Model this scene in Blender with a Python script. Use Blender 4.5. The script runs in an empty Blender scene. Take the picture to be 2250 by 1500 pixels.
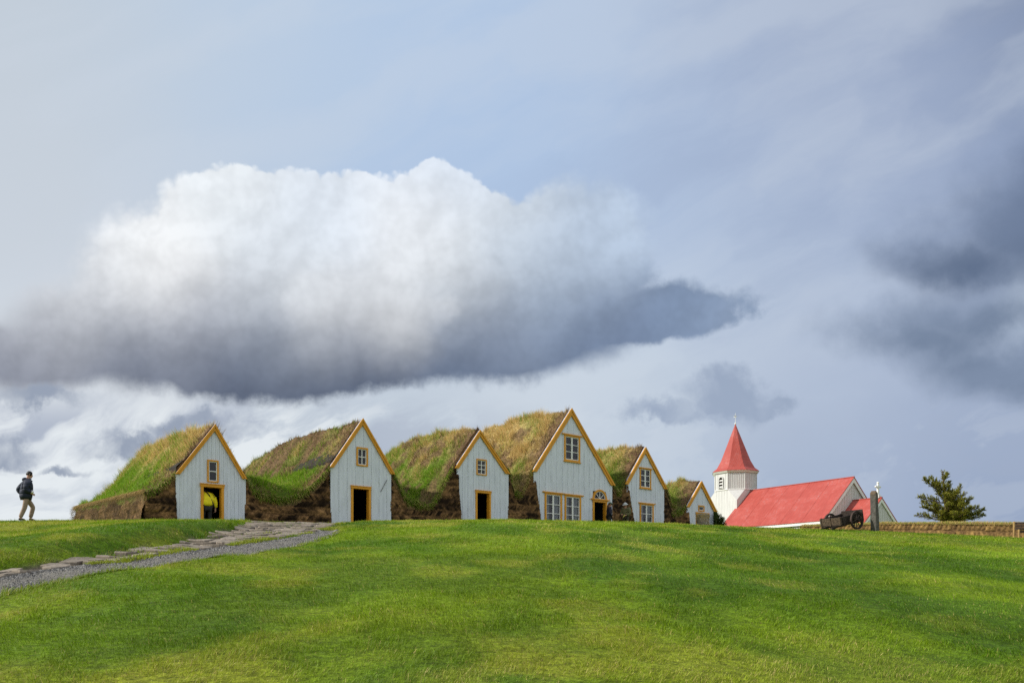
import bpy, math, random
import numpy as np
from mathutils import Vector, Matrix

SC = bpy.context.scene
COL = SC.collection
rad = math.radians

# ------------------------------------------------------------------ camera
# 28 mm lens held level, eye height 1.65 m, the frame shifted upward (perspective-corrected)
F = 1750.0                      # focal length in photo pixels (2250 wide)
CX, HY = 1125.0, 1290.0         # principal column and horizon row in the photo
cam_d = bpy.data.cameras.new("camera")
cam_d.lens, cam_d.sensor_width = 28.0, 36.0
cam_d.shift_y = (HY - 750.0) / 2250.0
cam_d.clip_start, cam_d.clip_end = 0.1, 3000.0
cam = bpy.data.objects.new("camera", cam_d)
cam.location = (0, 0, 0)
cam.rotation_euler = (rad(90), 0, 0)
COL.objects.link(cam)
SC.camera = cam

# ------------------------------------------------------------------ sun and exposure
SUN_DIR = Vector((-0.95, -0.17, 0.58)).normalized()     # towards the sun: left, slightly behind the camera
SUN_EL = math.asin(SUN_DIR.z)
SUN_AZ = math.atan2(SUN_DIR.x, SUN_DIR.y)
sun_d = bpy.data.lights.new("sun", "SUN")
sun_d.energy, sun_d.angle, sun_d.color = 4.6, rad(0.6), (1.0, 0.95, 0.87)
sun = bpy.data.objects.new("sun", sun_d)
sun.location = SUN_DIR * 80
sun.rotation_euler = SUN_DIR.to_track_quat('Z', 'Y').to_euler()
COL.objects.link(sun)
SC.view_settings.view_transform = 'Standard'
SC.view_settings.look = 'None'
SC.view_settings.exposure = 0.0
SC.view_settings.gamma = 1.0
SC.cycles.use_denoising = False
SC.cycles.use_adaptive_sampling = True
SC.cycles.adaptive_threshold = 0.004
SC.cycles.adaptive_min_samples = 8
SC.cycles.max_bounces = 5
SC.cycles.diffuse_bounces = 3
SC.cycles.glossy_bounces = 3
SC.cycles.transmission_bounces = 4
SC.cycles.transparent_max_bounces = 6
SC.cycles.caustics_reflective = False
SC.cycles.caustics_refractive = False

def lin(c):
    return tuple((v / 255 / 12.92) if v / 255 <= 0.04045 else ((v / 255 + 0.055) / 1.055) ** 2.4 for v in c)

# ------------------------------------------------------------------ sky: NISHITA sky under layers of cloud
class NT:
    """small helper to write node trees as expressions"""
    def __init__(self, tree):
        self.t = tree
        tree.nodes.clear()
    def node(self, typ, **kw):
        n = self.t.nodes.new(typ)
        for k, v in kw.items():
            setattr(n, k, v)
        return n
    def put(self, sock, v):
        if isinstance(v, bpy.types.NodeSocket):
            self.t.links.new(v, sock)
        elif v is not None:
            try:
                sock.default_value = v
            except Exception:
                sock.default_value = tuple(v) + (1.0,)
    def m(self, op, a, b=None, c=None, clamp=False):
        n = self.node('ShaderNodeMath', operation=op, use_clamp=clamp)
        for s, v in zip(n.inputs, (a, b, c)):
            self.put(s, v)
        return n.outputs[0]
    def v(self, op, a, b=None, c=None, scale=None, out=0):
        n = self.node('ShaderNodeVectorMath', operation=op)
        for s, v in zip(n.inputs, (a, b, c)):
            self.put(s, v)
        if scale is not None:
            self.put(n.inputs['Scale'], scale)
        return n.outputs[out]
    def xyz(self, x, y, z=0.0):
        n = self.node('ShaderNodeCombineXYZ')
        for s, v in zip(n.inputs, (x, y, z)):
            self.put(s, v)
        return n.outputs[0]
    def sep(self, a):
        n = self.node('ShaderNodeSeparateXYZ')
        self.put(n.inputs[0], a)
        return n.outputs
    def noise(self, vec, scale, detail=5.0, rough=0.55, dist=0.0, dims='3D', lac=2.0):
        n = self.node('ShaderNodeTexNoise', noise_dimensions=dims)
        self.put(n.inputs['Vector'], vec)
        n.inputs['Scale'].default_value = scale
        n.inputs['Detail'].default_value = detail
        n.inputs['Roughness'].default_value = rough
        n.inputs['Distortion'].default_value = dist
        n.inputs['Lacunarity'].default_value = lac
        return n.outputs['Fac'], n.outputs['Color']
    def smooth(self, x, lo, hi, a=0.0, b=1.0):
        n = self.node('ShaderNodeMapRange', interpolation_type='SMOOTHSTEP')
        self.put(n.inputs['Value'], x)
        for k, v in (('From Min', lo), ('From Max', hi), ('To Min', a), ('To Max', b)):
            self.put(n.inputs[k], v)
        return n.outputs['Result']
    def mix(self, f, a, b):
        n = self.node('ShaderNodeMix', data_type='RGBA', clamp_factor=True)
        self.put(n.inputs[0], f)
        self.put(n.inputs[6], a)
        self.put(n.inputs[7], b)
        return n.outputs[2]

world = bpy.data.worlds.new("World")
SC.world = world
world.use_nodes = True
W = NT(world.node_tree)
gen = W.node('ShaderNodeTexCoord').outputs['Generated']
dx, dy, dz = W.sep(gen)
azim = W.m('ARCTAN2', dx, dy)
azc = W.m('MINIMUM', W.m('MAXIMUM', azim, -1.2), 1.2)
hyp = W.m('SQRT', W.m('ADD', W.m('MULTIPLY', dx, dx), W.m('MULTIPLY', dy, dy)))
tel = W.m('DIVIDE', dz, W.m('MAXIMUM', hyp, 0.05))
# bearing and height of a direction, in units where the sky ahead spans 0..2.25 across and 1.29 is the horizon
qx = W.m('MULTIPLY_ADD', W.m('TANGENT', azc), 1.75, 1.125)
qy = W.m('SUBTRACT', 1.29, W.m('MULTIPLY', W.m('DIVIDE', tel, W.m('COSINE', azc)), 1.75))
Q = W.xyz(qx, qy, 0.0)
n1, c1 = W.noise(Q, 2.2, 4.0, 0.55, 0.0, '2D')
n2, c2 = W.noise(Q, 6.0, 9.0, 0.60, 0.0, '2D')
w1 = W.v('SUBTRACT', c1, (0.5, 0.5, 0.5))
w2 = W.v('SUBTRACT', c2, (0.5, 0.5, 0.5))

def field(points, r, coord, fallback=None, eps=1e-3):
    """soft blend of cloud tints over the sky: Gaussian-weighted mean"""
    cache = {}
    acc = W.v('SCALE', fallback, scale=eps) if fallback is not None else None
    wsum = None
    for px, py, c, *rr in points:
        rp = rr[0] if rr else r
        sc = 1.0 / rp
        if rp not in cache:
            cache[rp] = W.v('SCALE', coord, scale=sc)
        cs = cache[rp]
        d = W.v('DISTANCE', cs, (px / 1000 * sc, py / 1000 * sc, 0.0), out=1)
        w = W.m('POWER', 0.36788, W.m('MULTIPLY', d, d))
        wsum = W.m('ADD', w, eps) if wsum is None else W.m('ADD', w, wsum)
        n = W.node('ShaderNodeVectorMath', operation='MULTIPLY_ADD')
        n.inputs[0].default_value = lin(c)
        W.put(n.inputs[1], w)
        if acc is None:
            n.inputs[2].default_value = (0, 0, 0)
        else:
            W.put(n.inputs[2], acc)
        acc = n.outputs[0]
    return W.v('DIVIDE', acc, wsum)

BASE = [
    (-50, 0, (196, 206, 216), .4), (560, 20, (190, 207, 227), .4), (1125, 60, (184, 204, 230), .4), (1650, 40, (172, 185, 208), .4),
    (2000, 60, (158, 171, 196), .3), (2290, -20, (122, 136, 164), .2), (-50, 380, (205, 212, 221), .4),
    (1125, 300, (174, 197, 228), .35), (1650, 330, (168, 183, 210), .3), (1960, 300, (160, 175, 203)), (2270, 230, (138, 154, 184)),
    (1480, 540, (180, 197, 222)), (1820, 560, (173, 188, 212)), (2290, 690, (208, 222, 236), .09), (1870, 690, (180, 193, 215)),
    (2200, 880, (150, 165, 193)), (1950, 880, (166, 179, 204)),
    (1760, 780, (194, 206, 222)), (1450, 820, (214, 223, 231)), (2140, 970, (178, 190, 210)), (1750, 950, (186, 197, 216)),
    (1900, 1020, (160, 175, 202)), (2150, 1110, (138, 155, 187)), (1720, 1100, (154, 171, 197)), (1400, 980, (186, 199, 216)),
    (1180, 890, (212, 220, 228)), (650, 950, (204, 212, 221)), (900, 980, (190, 201, 214)), (330, 1000, (220, 225, 230)), (60, 950, (228, 232, 236)),
    (150, 1130, (198, 207, 219)),
]
def ell(px, py, rx, ry, coord):
    n = W.node('ShaderNodeVectorMath', operation='MULTIPLY_ADD')
    W.put(n.inputs[0], coord)
    n.inputs[1].default_value = (1000 / rx, 1000 / ry, 0)
    n.inputs[2].default_value = (-px / rx, -py / ry, 0)
    return W.v('LENGTH', n.outputs[0], out=1)

def union(ells, coord, k=0.25):
    d = None
    for e in ells:
        x = ell(*e, coord)
        d = x if d is None else W.m('SMOOTH_MIN', d, x, k)
    return d

base_c = W.v('ADD', Q, W.v('MULTIPLY', w1, (0.20, 0.10, 0)))
base_c = W.v('ADD', base_c, W.v('MULTIPLY', w2, (0.07, 0.035, 0)))
behind = W.smooth(dy, 0.35, -0.25)
fb = W.mix(behind, (0.60, 0.66, 0.76, 1), (0.74, 0.76, 0.80, 1))
base = field(BASE, 0.22, base_c, fb)

# high thin veil: soft diagonal fibres across the upper sky
vl_c = W.v('ADD', W.v('MULTIPLY', Q, (1.0, 1.9, 1)), W.v('MULTIPLY', w1, (0.35, 0.35, 0)))
nv, _ = W.noise(W.v('ADD', vl_c, W.xyz(W.m('MULTIPLY', qy, 0.9), W.m('MULTIPLY', qx, 0.45), 0.0)), 1.9, 7.0, 0.55, 0.0, '2D')
veil = W.m('MULTIPLY', W.smooth(nv, 0.42, 0.70), W.smooth(qy, 0.95, 0.60))
base = W.mix(W.m('MULTIPLY', veil, 0.30), base, lin((206, 215, 227)) + (1,))
base = W.mix(W.m('MULTIPLY', W.m('MULTIPLY', W.smooth(nv, 0.50, 0.30), W.smooth(qx, 0.7, 1.9)), W.smooth(qy, 1.1, 0.7, 0.0, 0.25)), base, lin((138, 156, 190)) + (1,))

# grey rain cloud on the right in two lens-shaped banks, thinning to the left
rc = W.v('ADD', Q, W.v('MULTIPLY', w1, (0.20, 0.13, 0)))
rc = W.v('ADD', rc, W.v('MULTIPLY', w2, (0.17, 0.10, 0)))
rd = union([(2270, 505, 200, 112), (2140, 570, 185, 62), (2320, 440, 120, 110)], rc, 0.4)
rd2 = union([(2050, 735, 150, 62), (2180, 790, 150, 62), (2140, 690, 140, 45)], rc, 0.4)
rtex = W.smooth(nv, 0.30, 0.65, 0.72, 1.0)
base = W.mix(W.m('MULTIPLY', W.m('MULTIPLY', W.smooth(rd2, 1.75, 0.15), rtex), 0.95), base, lin((110, 126, 151)) + (1,))
base = W.mix(W.m('MULTIPLY', W.m('MULTIPLY', W.smooth(rd, 1.70, 0.10), rtex), 1.0), base, lin((90, 106, 133)) + (1,))

# streaks of thin grey cloud low over the horizon, rising to the right
st_c = W.v('ADD', W.v('MULTIPLY', Q, (1.0, 2.2, 1)), W.v('MULTIPLY', w1, (0.30, 0.35, 0)))
ns, _ = W.noise(W.v('ADD', st_c, W.xyz(0.37, W.m('MULTIPLY', qx, 0.75), 0.0)), 3.6, 9.0, 0.60, 0.0, '2D')
st_zone = W.m('MULTIPLY', W.smooth(qy, 0.84, 0.95), W.smooth(qx, 1.30, 0.55, 0.12, 1.0))
base = W.mix(W.m('MULTIPLY', W.m('MULTIPLY', W.smooth(ns, 0.45, 0.63), st_zone), 0.85), base, lin((168, 177, 195)) + (1,))
base = W.mix(W.m('MULTIPLY', W.m('MULTIPLY', W.smooth(ns, 0.49, 0.36), st_zone), 0.85), base, lin((234, 239, 242)) + (1,))

# the great cumulus: puffs (fractal cells) give the crisp cauliflower edge and their own light and shade
def puffs(coord, scale, detail=3.0):
    n = W.node('ShaderNodeTexVoronoi', voronoi_dimensions='2D', feature='F1', normalize=True)
    W.put(n.inputs['Vector'], coord)
    n.inputs['Scale'].default_value = scale
    n.inputs['Detail'].default_value = detail
    n.inputs['Roughness'].default_value = 0.70
    n.inputs['Lacunarity'].default_value = 2.1
    return W.m('SUBTRACT', 1.0, n.outputs['Distance'])
pq = W.v('ADD', Q, W.v('MULTIPLY', w2, (0.030, 0.030, 0)))
pf = puffs(pq, 6.0)
pfl = puffs(W.v('ADD', pq, (-0.022, -0.028, 0)), 6.0)
relief = W.m('SUBTRACT', pfl, pf)                    # >0 on faces turned away from the light
edge_c = W.v('ADD', Q, W.v('MULTIPLY', w1, (0.09, 0.06, 0)))
edge_c = W.v('ADD', edge_c, W.v('MULTIPLY', w2, (0.045, 0.045, 0)))
CUM = [(230, 725, 215, 105), (365, 640, 215, 165), (500, 575, 195, 190), (640, 575, 190, 190), (780, 565, 205, 185), (965, 550, 140, 180),
       (1080, 585, 190, 160), (1235, 575, 165, 170), (1340, 550, 85, 150), (700, 740, 580, 115), (1420, 690, 265, 60), (60, 780, 290, 75),
       (1080, 735, 290, 90), (560, 812, 350, 76)]
cd = union(CUM, edge_c, 0.20)
upper = W.smooth(qy, 0.74, 0.62)
rag = W.m('MAXIMUM', W.smooth(qy, 0.76, 0.86, 0.0, 0.9), W.smooth(qx, 1.30, 1.50, 0.0, 0.9))
cd = W.m('ADD', cd, W.m('MULTIPLY', W.m('SUBTRACT', n2, 0.47), rag))
cd = W.m('SUBTRACT', cd, W.m('MULTIPLY', W.m('SUBTRACT', pf, 0.60), W.m('MULTIPLY_ADD', upper, 0.30, 0.24)))
soft = W.smooth(qx, 0.10, 0.46, 0.28, 0.035)
soft = W.m('ADD', soft, W.smooth(qy, 0.66, 0.84, 0.0, 0.16))
soft = W.m('ADD', soft, W.m('MULTIPLY', W.smooth(qx, 1.08, 1.35), W.smooth(qy, 0.70, 0.62, 0.06, 0.20)))
cum_m = W.smooth(cd, W.m('ADD', 1.0, soft), W.m('SUBTRACT', 1.0, soft))
CUMC = [
    (353, 586, (252, 252, 251)), (484, 410, (239, 244, 248)), (288, 510, (241, 244, 247)), (170, 612, (226, 229, 233)), (100, 655, (206, 209, 215)),
    (588, 521, (224, 231, 239)), (732, 440, (226, 234, 244)), (902, 481, (240, 243, 247)), (994, 370, (222, 232, 245)),
    (715, 645, (226, 229, 233), .075), (570, 605, (208, 213, 219), .08), (520, 668, (184, 189, 198), .075), (392, 700, (184, 188, 197)), (870, 695, (214, 216, 219), .08),
    (1040, 650, (194, 200, 207), .09), (1020, 547, (224, 229, 234)), (1151, 500, (210, 220, 231)), (1205, 599, (172, 186, 204)), (1308, 482, (188, 204, 225)),
    (1115, 717, (132, 145, 167)), (735, 730, (190, 194, 201), .075), (585, 748, (138, 146, 161), .09), (392, 785, (116, 123, 140)), (120, 735, (176, 179, 187)),
    (70, 800, (126, 131, 147)), (235, 825, (104, 112, 131)), (520, 850, (84, 94, 115)), (785, 805, (86, 97, 119)), (1046, 790, (96, 110, 135)),
    (1308, 745, (116, 132, 159)), (1560, 685, (128, 146, 174)), (1690, 680, (152, 169, 194)),
]
cc = W.v('ADD', Q, W.v('MULTIPLY', w1, (0.08, 0.05, 0)))
cc = W.v('ADD', cc, W.v('MULTIPLY', w2, (0.055, 0.045, 0)))
cc = W.v('ADD', cc, W.xyz(0.0, W.m('MULTIPLY', W.m('SUBTRACT', pf, 0.6), -0.022), 0.0))
cumc = field(CUMC, 0.110, cc, (0.55, 0.59, 0.64), 1e-4)
# a second, paler heap low in the middle of the cloud
hd_c = W.v('ADD', Q, W.v('MULTIPLY', w2, (0.09, 0.08, 0)))
hd = union([(790, 675, 175, 70), (700, 660, 90, 62), (910, 690, 120, 48)], hd_c, 0.3)
hd = W.m('SUBTRACT', hd, W.m('MULTIPLY', W.m('SUBTRACT', pf, 0.60), 0.35))
heap = W.m('MULTIPLY', W.smooth(hd, 1.12, 0.62), W.smooth(qy, 0.755, 0.64))
cumc = W.mix(W.m('MULTIPLY', heap, 0.55), cumc, W.mix(W.smooth(qy, 0.62, 0.74), lin((226, 230, 235)) + (1,), lin((206, 208, 212)) + (1,)))
bil, _ = W.noise(W.v('ADD', Q, W.v('MULTIPLY', w2, (0.10, 0.10, 0))), 9.0, 6.0, 0.5, 0.0, '2D')
shade = W.smooth(relief, -0.25, 0.25, 1.065, 0.915)
shade = W.m('MULTIPLY', shade, W.smooth(bil, 0.30, 0.70, 0.97, 1.025))
cumc = W.v('SCALE', cumc, scale=W.m('MINIMUM', shade, 1.06))
sky = W.mix(cum_m, base, cumc)

# smaller dark clouds: one over the steeple, scraps under the cumulus
sm_c = W.v('ADD', Q, W.v('MULTIPLY', w2, (0.20, 0.17, 0)))
sd = union([(1600, 868, 105, 44), (1480, 903, 105, 26), (1585, 838, 60, 34), (1680, 880, 60, 22)], sm_c, 0.25)
sky = W.mix(W.m('MULTIPLY', W.m('MULTIPLY', W.smooth(sd, 1.45, 0.45), W.smooth(bil, 0.30, 0.62, 0.55, 1.0)), 0.92), sky, lin((154, 168, 191)) + (1,))
sd2 = union([(90, 872, 110, 30), (290, 975, 100, 30), (420, 935, 120, 24), (30, 985, 70, 26), (150, 1040, 50, 14), (20, 1005, 60, 20)], sm_c, 0.2)
sky = W.mix(W.m('MULTIPLY', W.m('MULTIPLY', W.smooth(sd2, 1.5, 0.4), W.smooth(bil, 0.30, 0.62, 0.5, 1.0)), 1.0), sky, lin((152, 162, 180)) + (1,))

nish = W.node('ShaderNodeTexSky', sky_type='NISHITA', sun_disc=False, sun_elevation=SUN_EL,
              sun_rotation=SUN_AZ % (2 * math.pi), altitude=50.0, air_density=1.0, dust_density=1.5, ozone_density=1.0)
cloud10 = W.v('MULTIPLY', sky, (9.93, 10.0, 10.05))
cover = W.mix(0.97, nish.outputs[0], cloud10)
bg = W.node('ShaderNodeBackground')
W.put(bg.inputs['Color'], cover)
bg.inputs['Strength'].default_value = 0.1
W.put(W.node('ShaderNodeOutputWorld').inputs['Surface'], bg.outputs[0])
world.cycles.sampling_method = 'MANUAL'
world.cycles.sample_map_resolution = 512

# ------------------------------------------------------------------ small tools
rng = np.random.default_rng(7)
random.seed(7)

def hash2(ix, iy, seed):
    h = (ix.astype(np.int64) * 374761393 + iy.astype(np.int64) * 668265263 + seed * 1442695041) & 0xFFFFFFFF
    h = ((h ^ (h >> 13)) * 1274126177) & 0xFFFFFFFF
    h = h ^ (h >> 16)
    return (h & 0xFFFFFF) / float(0xFFFFFF)

def vnoise(x, y, seed=0):
    x = np.asarray(x, float); y = np.asarray(y, float)
    ix = np.floor(x); iy = np.floor(y)
    fx = x - ix; fy = y - iy
    fx = fx * fx * fx * (fx * (fx * 6 - 15) + 10); fy = fy * fy * fy * (fy * (fy * 6 - 15) + 10)
    ix = ix.astype(np.int64); iy = iy.astype(np.int64)
    a = hash2(ix, iy, seed); b = hash2(ix + 1, iy, seed)
    c = hash2(ix, iy + 1, seed); d = hash2(ix + 1, iy + 1, seed)
    return (a + (b - a) * fx) * (1 - fy) + (c + (d - c) * fx) * fy

def fbm(x, y, oct=4, seed=0, gain=0.5):
    s = 0.0; a = 1.0; t = 0.0
    for k in range(oct):
        s = s + a * vnoise(np.asarray(x) * 2 ** k, np.asarray(y) * 2 ** k, seed + 17 * k)
        t += a; a *= gain
    return s / t            # 0..1

def sstep(x, lo, hi):
    t = np.clip((np.asarray(x, float) - lo) / (hi - lo), 0, 1)
    return t * t * (3 - 2 * t)

def link(o, parent=None):
    COL.objects.link(o)
    if parent is not None:
        o.parent = parent
    return o

def tag(o, label=None, cat=None, group=None, kind=None):
    if label: o["label"] = label
    if cat: o["category"] = cat
    if group: o["group"] = group
    if kind: o["kind"] = kind
    return o

def empty(name, loc, rz=0.0):
    o = bpy.data.objects.new(name, None)
    o.location = loc
    o.rotation_euler = (0, 0, rz)
    o.empty_display_size = 0.3
    return link(o)

class MB:
    """collects boxes, bars, prisms and grids into one mesh"""
    def __init__(self):
        self.v = []; self.f = []
    def add(self, vs, fs):
        b = len(self.v)
        self.v.extend([tuple(p) for p in vs])
        self.f.extend([tuple(i + b for i in q) for q in fs])
        return self
    def box(self, x0, x1, y0, y1, z0, z1):
        vs = [(x, y, z) for z in (z0, z1) for y in (y0, y1) for x in (x0, x1)]
        return self.add(vs, [(0, 2, 3, 1), (4, 5, 7, 6), (0, 1, 5, 4), (2, 6, 7, 3), (0, 4, 6, 2), (1, 3, 7, 5)])
    def prism(self, poly, y0, y1):
        """polygon in (x, z), counter-clockwise seen from -y, extruded along y"""
        n = len(poly)
        vs = [(x, y0, z) for x, z in poly] + [(x, y1, z) for x, z in poly]
        fs = [tuple(range(n)), tuple(range(2 * n - 1, n - 1, -1))]
        fs += [(i, n + i, n + (i + 1) % n, (i + 1) % n) for i in range(n)]
        return self.add(vs, fs)
    def bar(self, p, q, w, h=None, up=(0, 0, 1)):
        """rectangular bar from p to q"""
        h = w if h is None else h
        p = Vector(p); q = Vector(q); d = (q - p).normalized()
        u = Vector(up)
        if abs(d.dot(u)) > 0.98: u = Vector((1, 0, 0))
        s = d.cross(u).normalized(); t = s.cross(d)
        vs = []
        for c in (p, q):
            for a, b in ((-1, -1), (1, -1), (1, 1), (-1, 1)):
                vs.append(c + s * (a * w / 2) + t * (b * h / 2))
        return self.add(vs, [(0, 1, 2, 3), (7, 6, 5, 4), (0, 4, 5, 1), (1, 5, 6, 2), (2, 6, 7, 3), (3, 7, 4, 0)])
    def tube(self, pts, radii, n=8, cap=True):
        pts = [Vector(p) for p in pts]
        rings = []
        ref = Vector((0.31, 0.12, 0.94))
        for i, p in enumerate(pts):
            d = (pts[min(i + 1, len(pts) - 1)] - pts[max(i - 1, 0)]).normalized()
            r0 = ref if abs(d.dot(ref)) < 0.95 else Vector((1, 0, 0))
            s = d.cross(r0).normalized(); t = d.cross(s)
            r = radii[i] if isinstance(radii, (list, tuple)) else radii
            rings.append([p + s * (r * math.cos(2 * math.pi * k / n)) + t * (r * math.sin(2 * math.pi * k / n)) for k in range(n)])
        vs = [v for R in rings for v in R]
        fs = []
        for i in range(len(rings) - 1):
            for k in range(n):
                fs.append((i * n + k, i * n + (k + 1) % n, (i + 1) * n + (k + 1) % n, (i + 1) * n + k))
        if cap:
            fs.append(tuple(range(n - 1, -1, -1)))
            fs.append(tuple((len(rings) - 1) * n + k for k in range(n)))
        return self.add(vs, fs)
    def lathe(self, prof, n=12, c=(0, 0, 0)):
        """profile of (radius, z)"""
        vs = []; fs = []
        for r, z in prof:
            for k in range(n):
                a = 2 * math.pi * k / n
                vs.append((c[0] + r * math.cos(a), c[1] + r * math.sin(a), c[2] + z))
        for i in range(len(prof) - 1):
            for k in range(n):
                fs.append((i * n + k, i * n + (k + 1) % n, (i + 1) * n + (k + 1) % n, (i + 1) * n + k))
        fs.append(tuple(range(n - 1, -1, -1)))
        fs.append(tuple((len(prof) - 1) * n + k for k in range(n)))
        return self.add(vs, fs)
    def build(self, name, mat, parent=None, bevel=0.0, smooth=False, segs=1):
        me = bpy.data.meshes.new(name)
        me.from_pydata([tuple(v) for v in self.v], [], self.f)
        me.validate()
        o = bpy.data.objects.new(name, me)
        me.materials.append(mat)
        link(o, parent)
        if smooth:
            me.polygons.foreach_set("use_smooth", [True] * len(me.polygons))
        if bevel:
            b = o.modifiers.new("edge", 'BEVEL')
            b.width = bevel; b.segments = segs; b.limit_method = 'ANGLE'; b.angle_limit = rad(40)
        return o

def arrays_mesh(name, co, loops, sizes, mat, parent=None, smooth=False, colors=None):
    """mesh straight from numpy arrays; colors: per-vertex rgb"""
    me = bpy.data.meshes.new(name)
    co = np.ascontiguousarray(co, dtype=np.float32)
    loops = np.ascontiguousarray(loops, dtype=np.int32).ravel()
    sizes = np.ascontiguousarray(sizes, dtype=np.int32)
    me.vertices.add(len(co)); me.vertices.foreach_set("co", co.ravel())
    me.loops.add(len(loops)); me.loops.foreach_set("vertex_index", loops)
    me.polygons.add(len(sizes))
    me.polygons.foreach_set("loop_start", np.concatenate(([0], np.cumsum(sizes)[:-1])).astype(np.int32))
    me.polygons.foreach_set("loop_total", sizes)
    me.update(calc_edges=True)
    me.polygons.foreach_set("use_smooth", np.full(len(sizes), smooth))
    if colors is not None:
        at = me.color_attributes.new("tint", 'FLOAT_COLOR', 'POINT')
        c4 = np.ones((len(co), 4), np.float32); c4[:, :3] = colors
        at.data.foreach_set("color", c4.ravel())
    me.materials.append(mat)
    o = bpy.data.objects.new(name, me)
    return link(o, parent)

def grid_faces(nr, nc, flip=False):
    i = np.arange(nr - 1)[:, None] * nc + np.arange(nc - 1)[None, :]
    q = np.stack([i, i + 1, i + nc + 1, i + nc], -1).reshape(-1, 4)
    return q[:, ::-1] if flip else q

def blades(name, base, lean, length, width, col, mat, parent=None, two=False, seed=1, tipmul=1.25):
    """grass blades: base (n,3), lean (n,3) = growing direction, one or two segments each"""
    r = np.random.default_rng(seed)
    n = len(base)
    ang = r.uniform(0, 2 * np.pi, n)
    side = np.stack([np.cos(ang), np.sin(ang), np.zeros(n)], 1) * (width / 2)[:, None]
    L = lean / np.maximum(np.linalg.norm(lean, axis=1), 1e-6)[:, None]
    tip = base + L * length[:, None]
    if two:
        mid = base + (L * 0.55 + np.array([0, 0, 0.16])) * length[:, None]
        tip = tip - np.array([0, 0, 0.10]) * length[:, None]
        co = np.stack([base - side, base + side, mid + side * 0.75, mid - side * 0.75, tip], 1).reshape(-1, 3)
        k = np.arange(n)[:, None] * 5
        loops = np.concatenate([k + 0, k + 1, k + 2, k + 3, k + 3, k + 2, k + 4], 1)
        sizes = np.tile([4, 3], n)
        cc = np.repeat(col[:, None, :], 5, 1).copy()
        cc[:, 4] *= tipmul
        cc = cc.reshape(-1, 3)
    else:
        co = np.stack([base - side, base + side, tip], 1).reshape(-1, 3)
        loops = np.arange(n * 3)
        sizes = np.full(n, 3)
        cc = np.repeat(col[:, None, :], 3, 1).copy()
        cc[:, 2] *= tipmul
        cc = cc.reshape(-1, 3)
    return arrays_mesh(name, co, loops, sizes, mat, parent, False, np.clip(cc, 0, 1))

# ------------------------------------------------------------------ materials
def material(name):
    m = bpy.data.materials.new(name)
    m.use_nodes = True
    n = NT(m.node_tree)
    p = n.node('ShaderNodeBsdfPrincipled')
    o = n.node('ShaderNodeOutputMaterial')
    n.put(o.inputs['Surface'], p.outputs[0])
    return m, n, p, o

def bump(n, p, h, strength=0.4, dist=0.02):
    b = n.node('ShaderNodeBump')
    b.inputs['Strength'].default_value = strength
    b.inputs['Distance'].default_value = dist
    n.put(b.inputs['Height'], h)
    n.put(p.inputs['Normal'], b.outputs[0])

def paint(name, c, rough=0.5, var=0.12, dirt=None, scale=3.0, grain=True):
    """painted timber: slight fading, vertical weathering, fine grain"""
    m, n, p, o = material(name)
    oc = n.node('ShaderNodeTexCoord').outputs['Object']
    f1, _ = n.noise(n.v('MULTIPLY', oc, (scale * 2.5, scale * 2.5, scale * 0.5)), 1.0, 5, 0.6)
    f2, _ = n.noise(oc, scale * 9, 3, 0.6)
    k = n.smooth(f1, 0.3, 0.75, 1.0 + var * 0.5, 1.0 - var)
    col = n.v('SCALE', tuple(c[:3]), scale=n.m('MULTIPLY', k, n.smooth(f2, 0.3, 0.7, 1.03, 0.95)))
    if dirt:
        f3, _ = n.noise(n.v('MULTIPLY', oc, (4, 4, 1.2)), 1.6, 6, 0.65)
        col = n.mix(n.smooth(f3, 0.60, 0.78, 0.0, 0.55), col, tuple(dirt) + (1,))
    n.put(p.inputs['Base Color'], col)
    p.inputs['Roughness'].default_value = rough
    p.inputs['Specular IOR Level'].default_value = 0.3
    if grain:
        bump(n, p, f1, 0.15, 0.01)
    return m

def leafy(name, trans=0.35, rough=0.55):
    """grass blade / needle: colour from the blade's own tint, light shines through a little"""
    m, n, p, o = material(name)
    a = n.node('ShaderNodeAttribute', attribute_name="tint")
    n.put(p.inputs['Base Color'], a.outputs['Color'])
    p.inputs['Roughness'].default_value = rough
    p.inputs['Specular IOR Level'].default_value = 0.25
    t = n.node('ShaderNodeBsdfTranslucent')
    n.put(t.inputs['Color'], a.outputs['Color'])
    mx = n.node('ShaderNodeMixShader')
    mx.inputs[0].default_value = trans
    n.put(mx.inputs[1], p.outputs[0]); n.put(mx.inputs[2], t.outputs[0])
    n.put(o.inputs['Surface'], mx.outputs[0])
    return m

def tinted(name, rough=0.95, scale=9.0, amt=0.45, bstr=0.6):
    """earth or turf: colour from the mesh's own tint, broken up by noise"""
    m, n, p, o = material(name)
    a = n.node('ShaderNodeAttribute', attribute_name="tint")
    oc = n.node('ShaderNodeTexCoord').outputs['Object']
    f, _ = n.noise(oc, scale, 7, 0.65)
    f2, _ = n.noise(oc, scale * 3.3, 5, 0.6)
    k = n.m('MULTIPLY', n.smooth(f, 0.3, 0.7, 1 - amt, 1 + amt), n.smooth(f2, 0.3, 0.7, 1 - amt * .6, 1 + amt * .6))
    n.put(p.inputs['Base Color'], n.v('SCALE', a.outputs['Color'], scale=k))
    p.inputs['Roughness'].default_value = rough
    p.inputs['Specular IOR Level'].default_value = 0.15
    bump(n, p, n.m('ADD', f, n.m('MULTIPLY', f2, 0.5)), bstr, 0.06)
    return m

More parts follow.
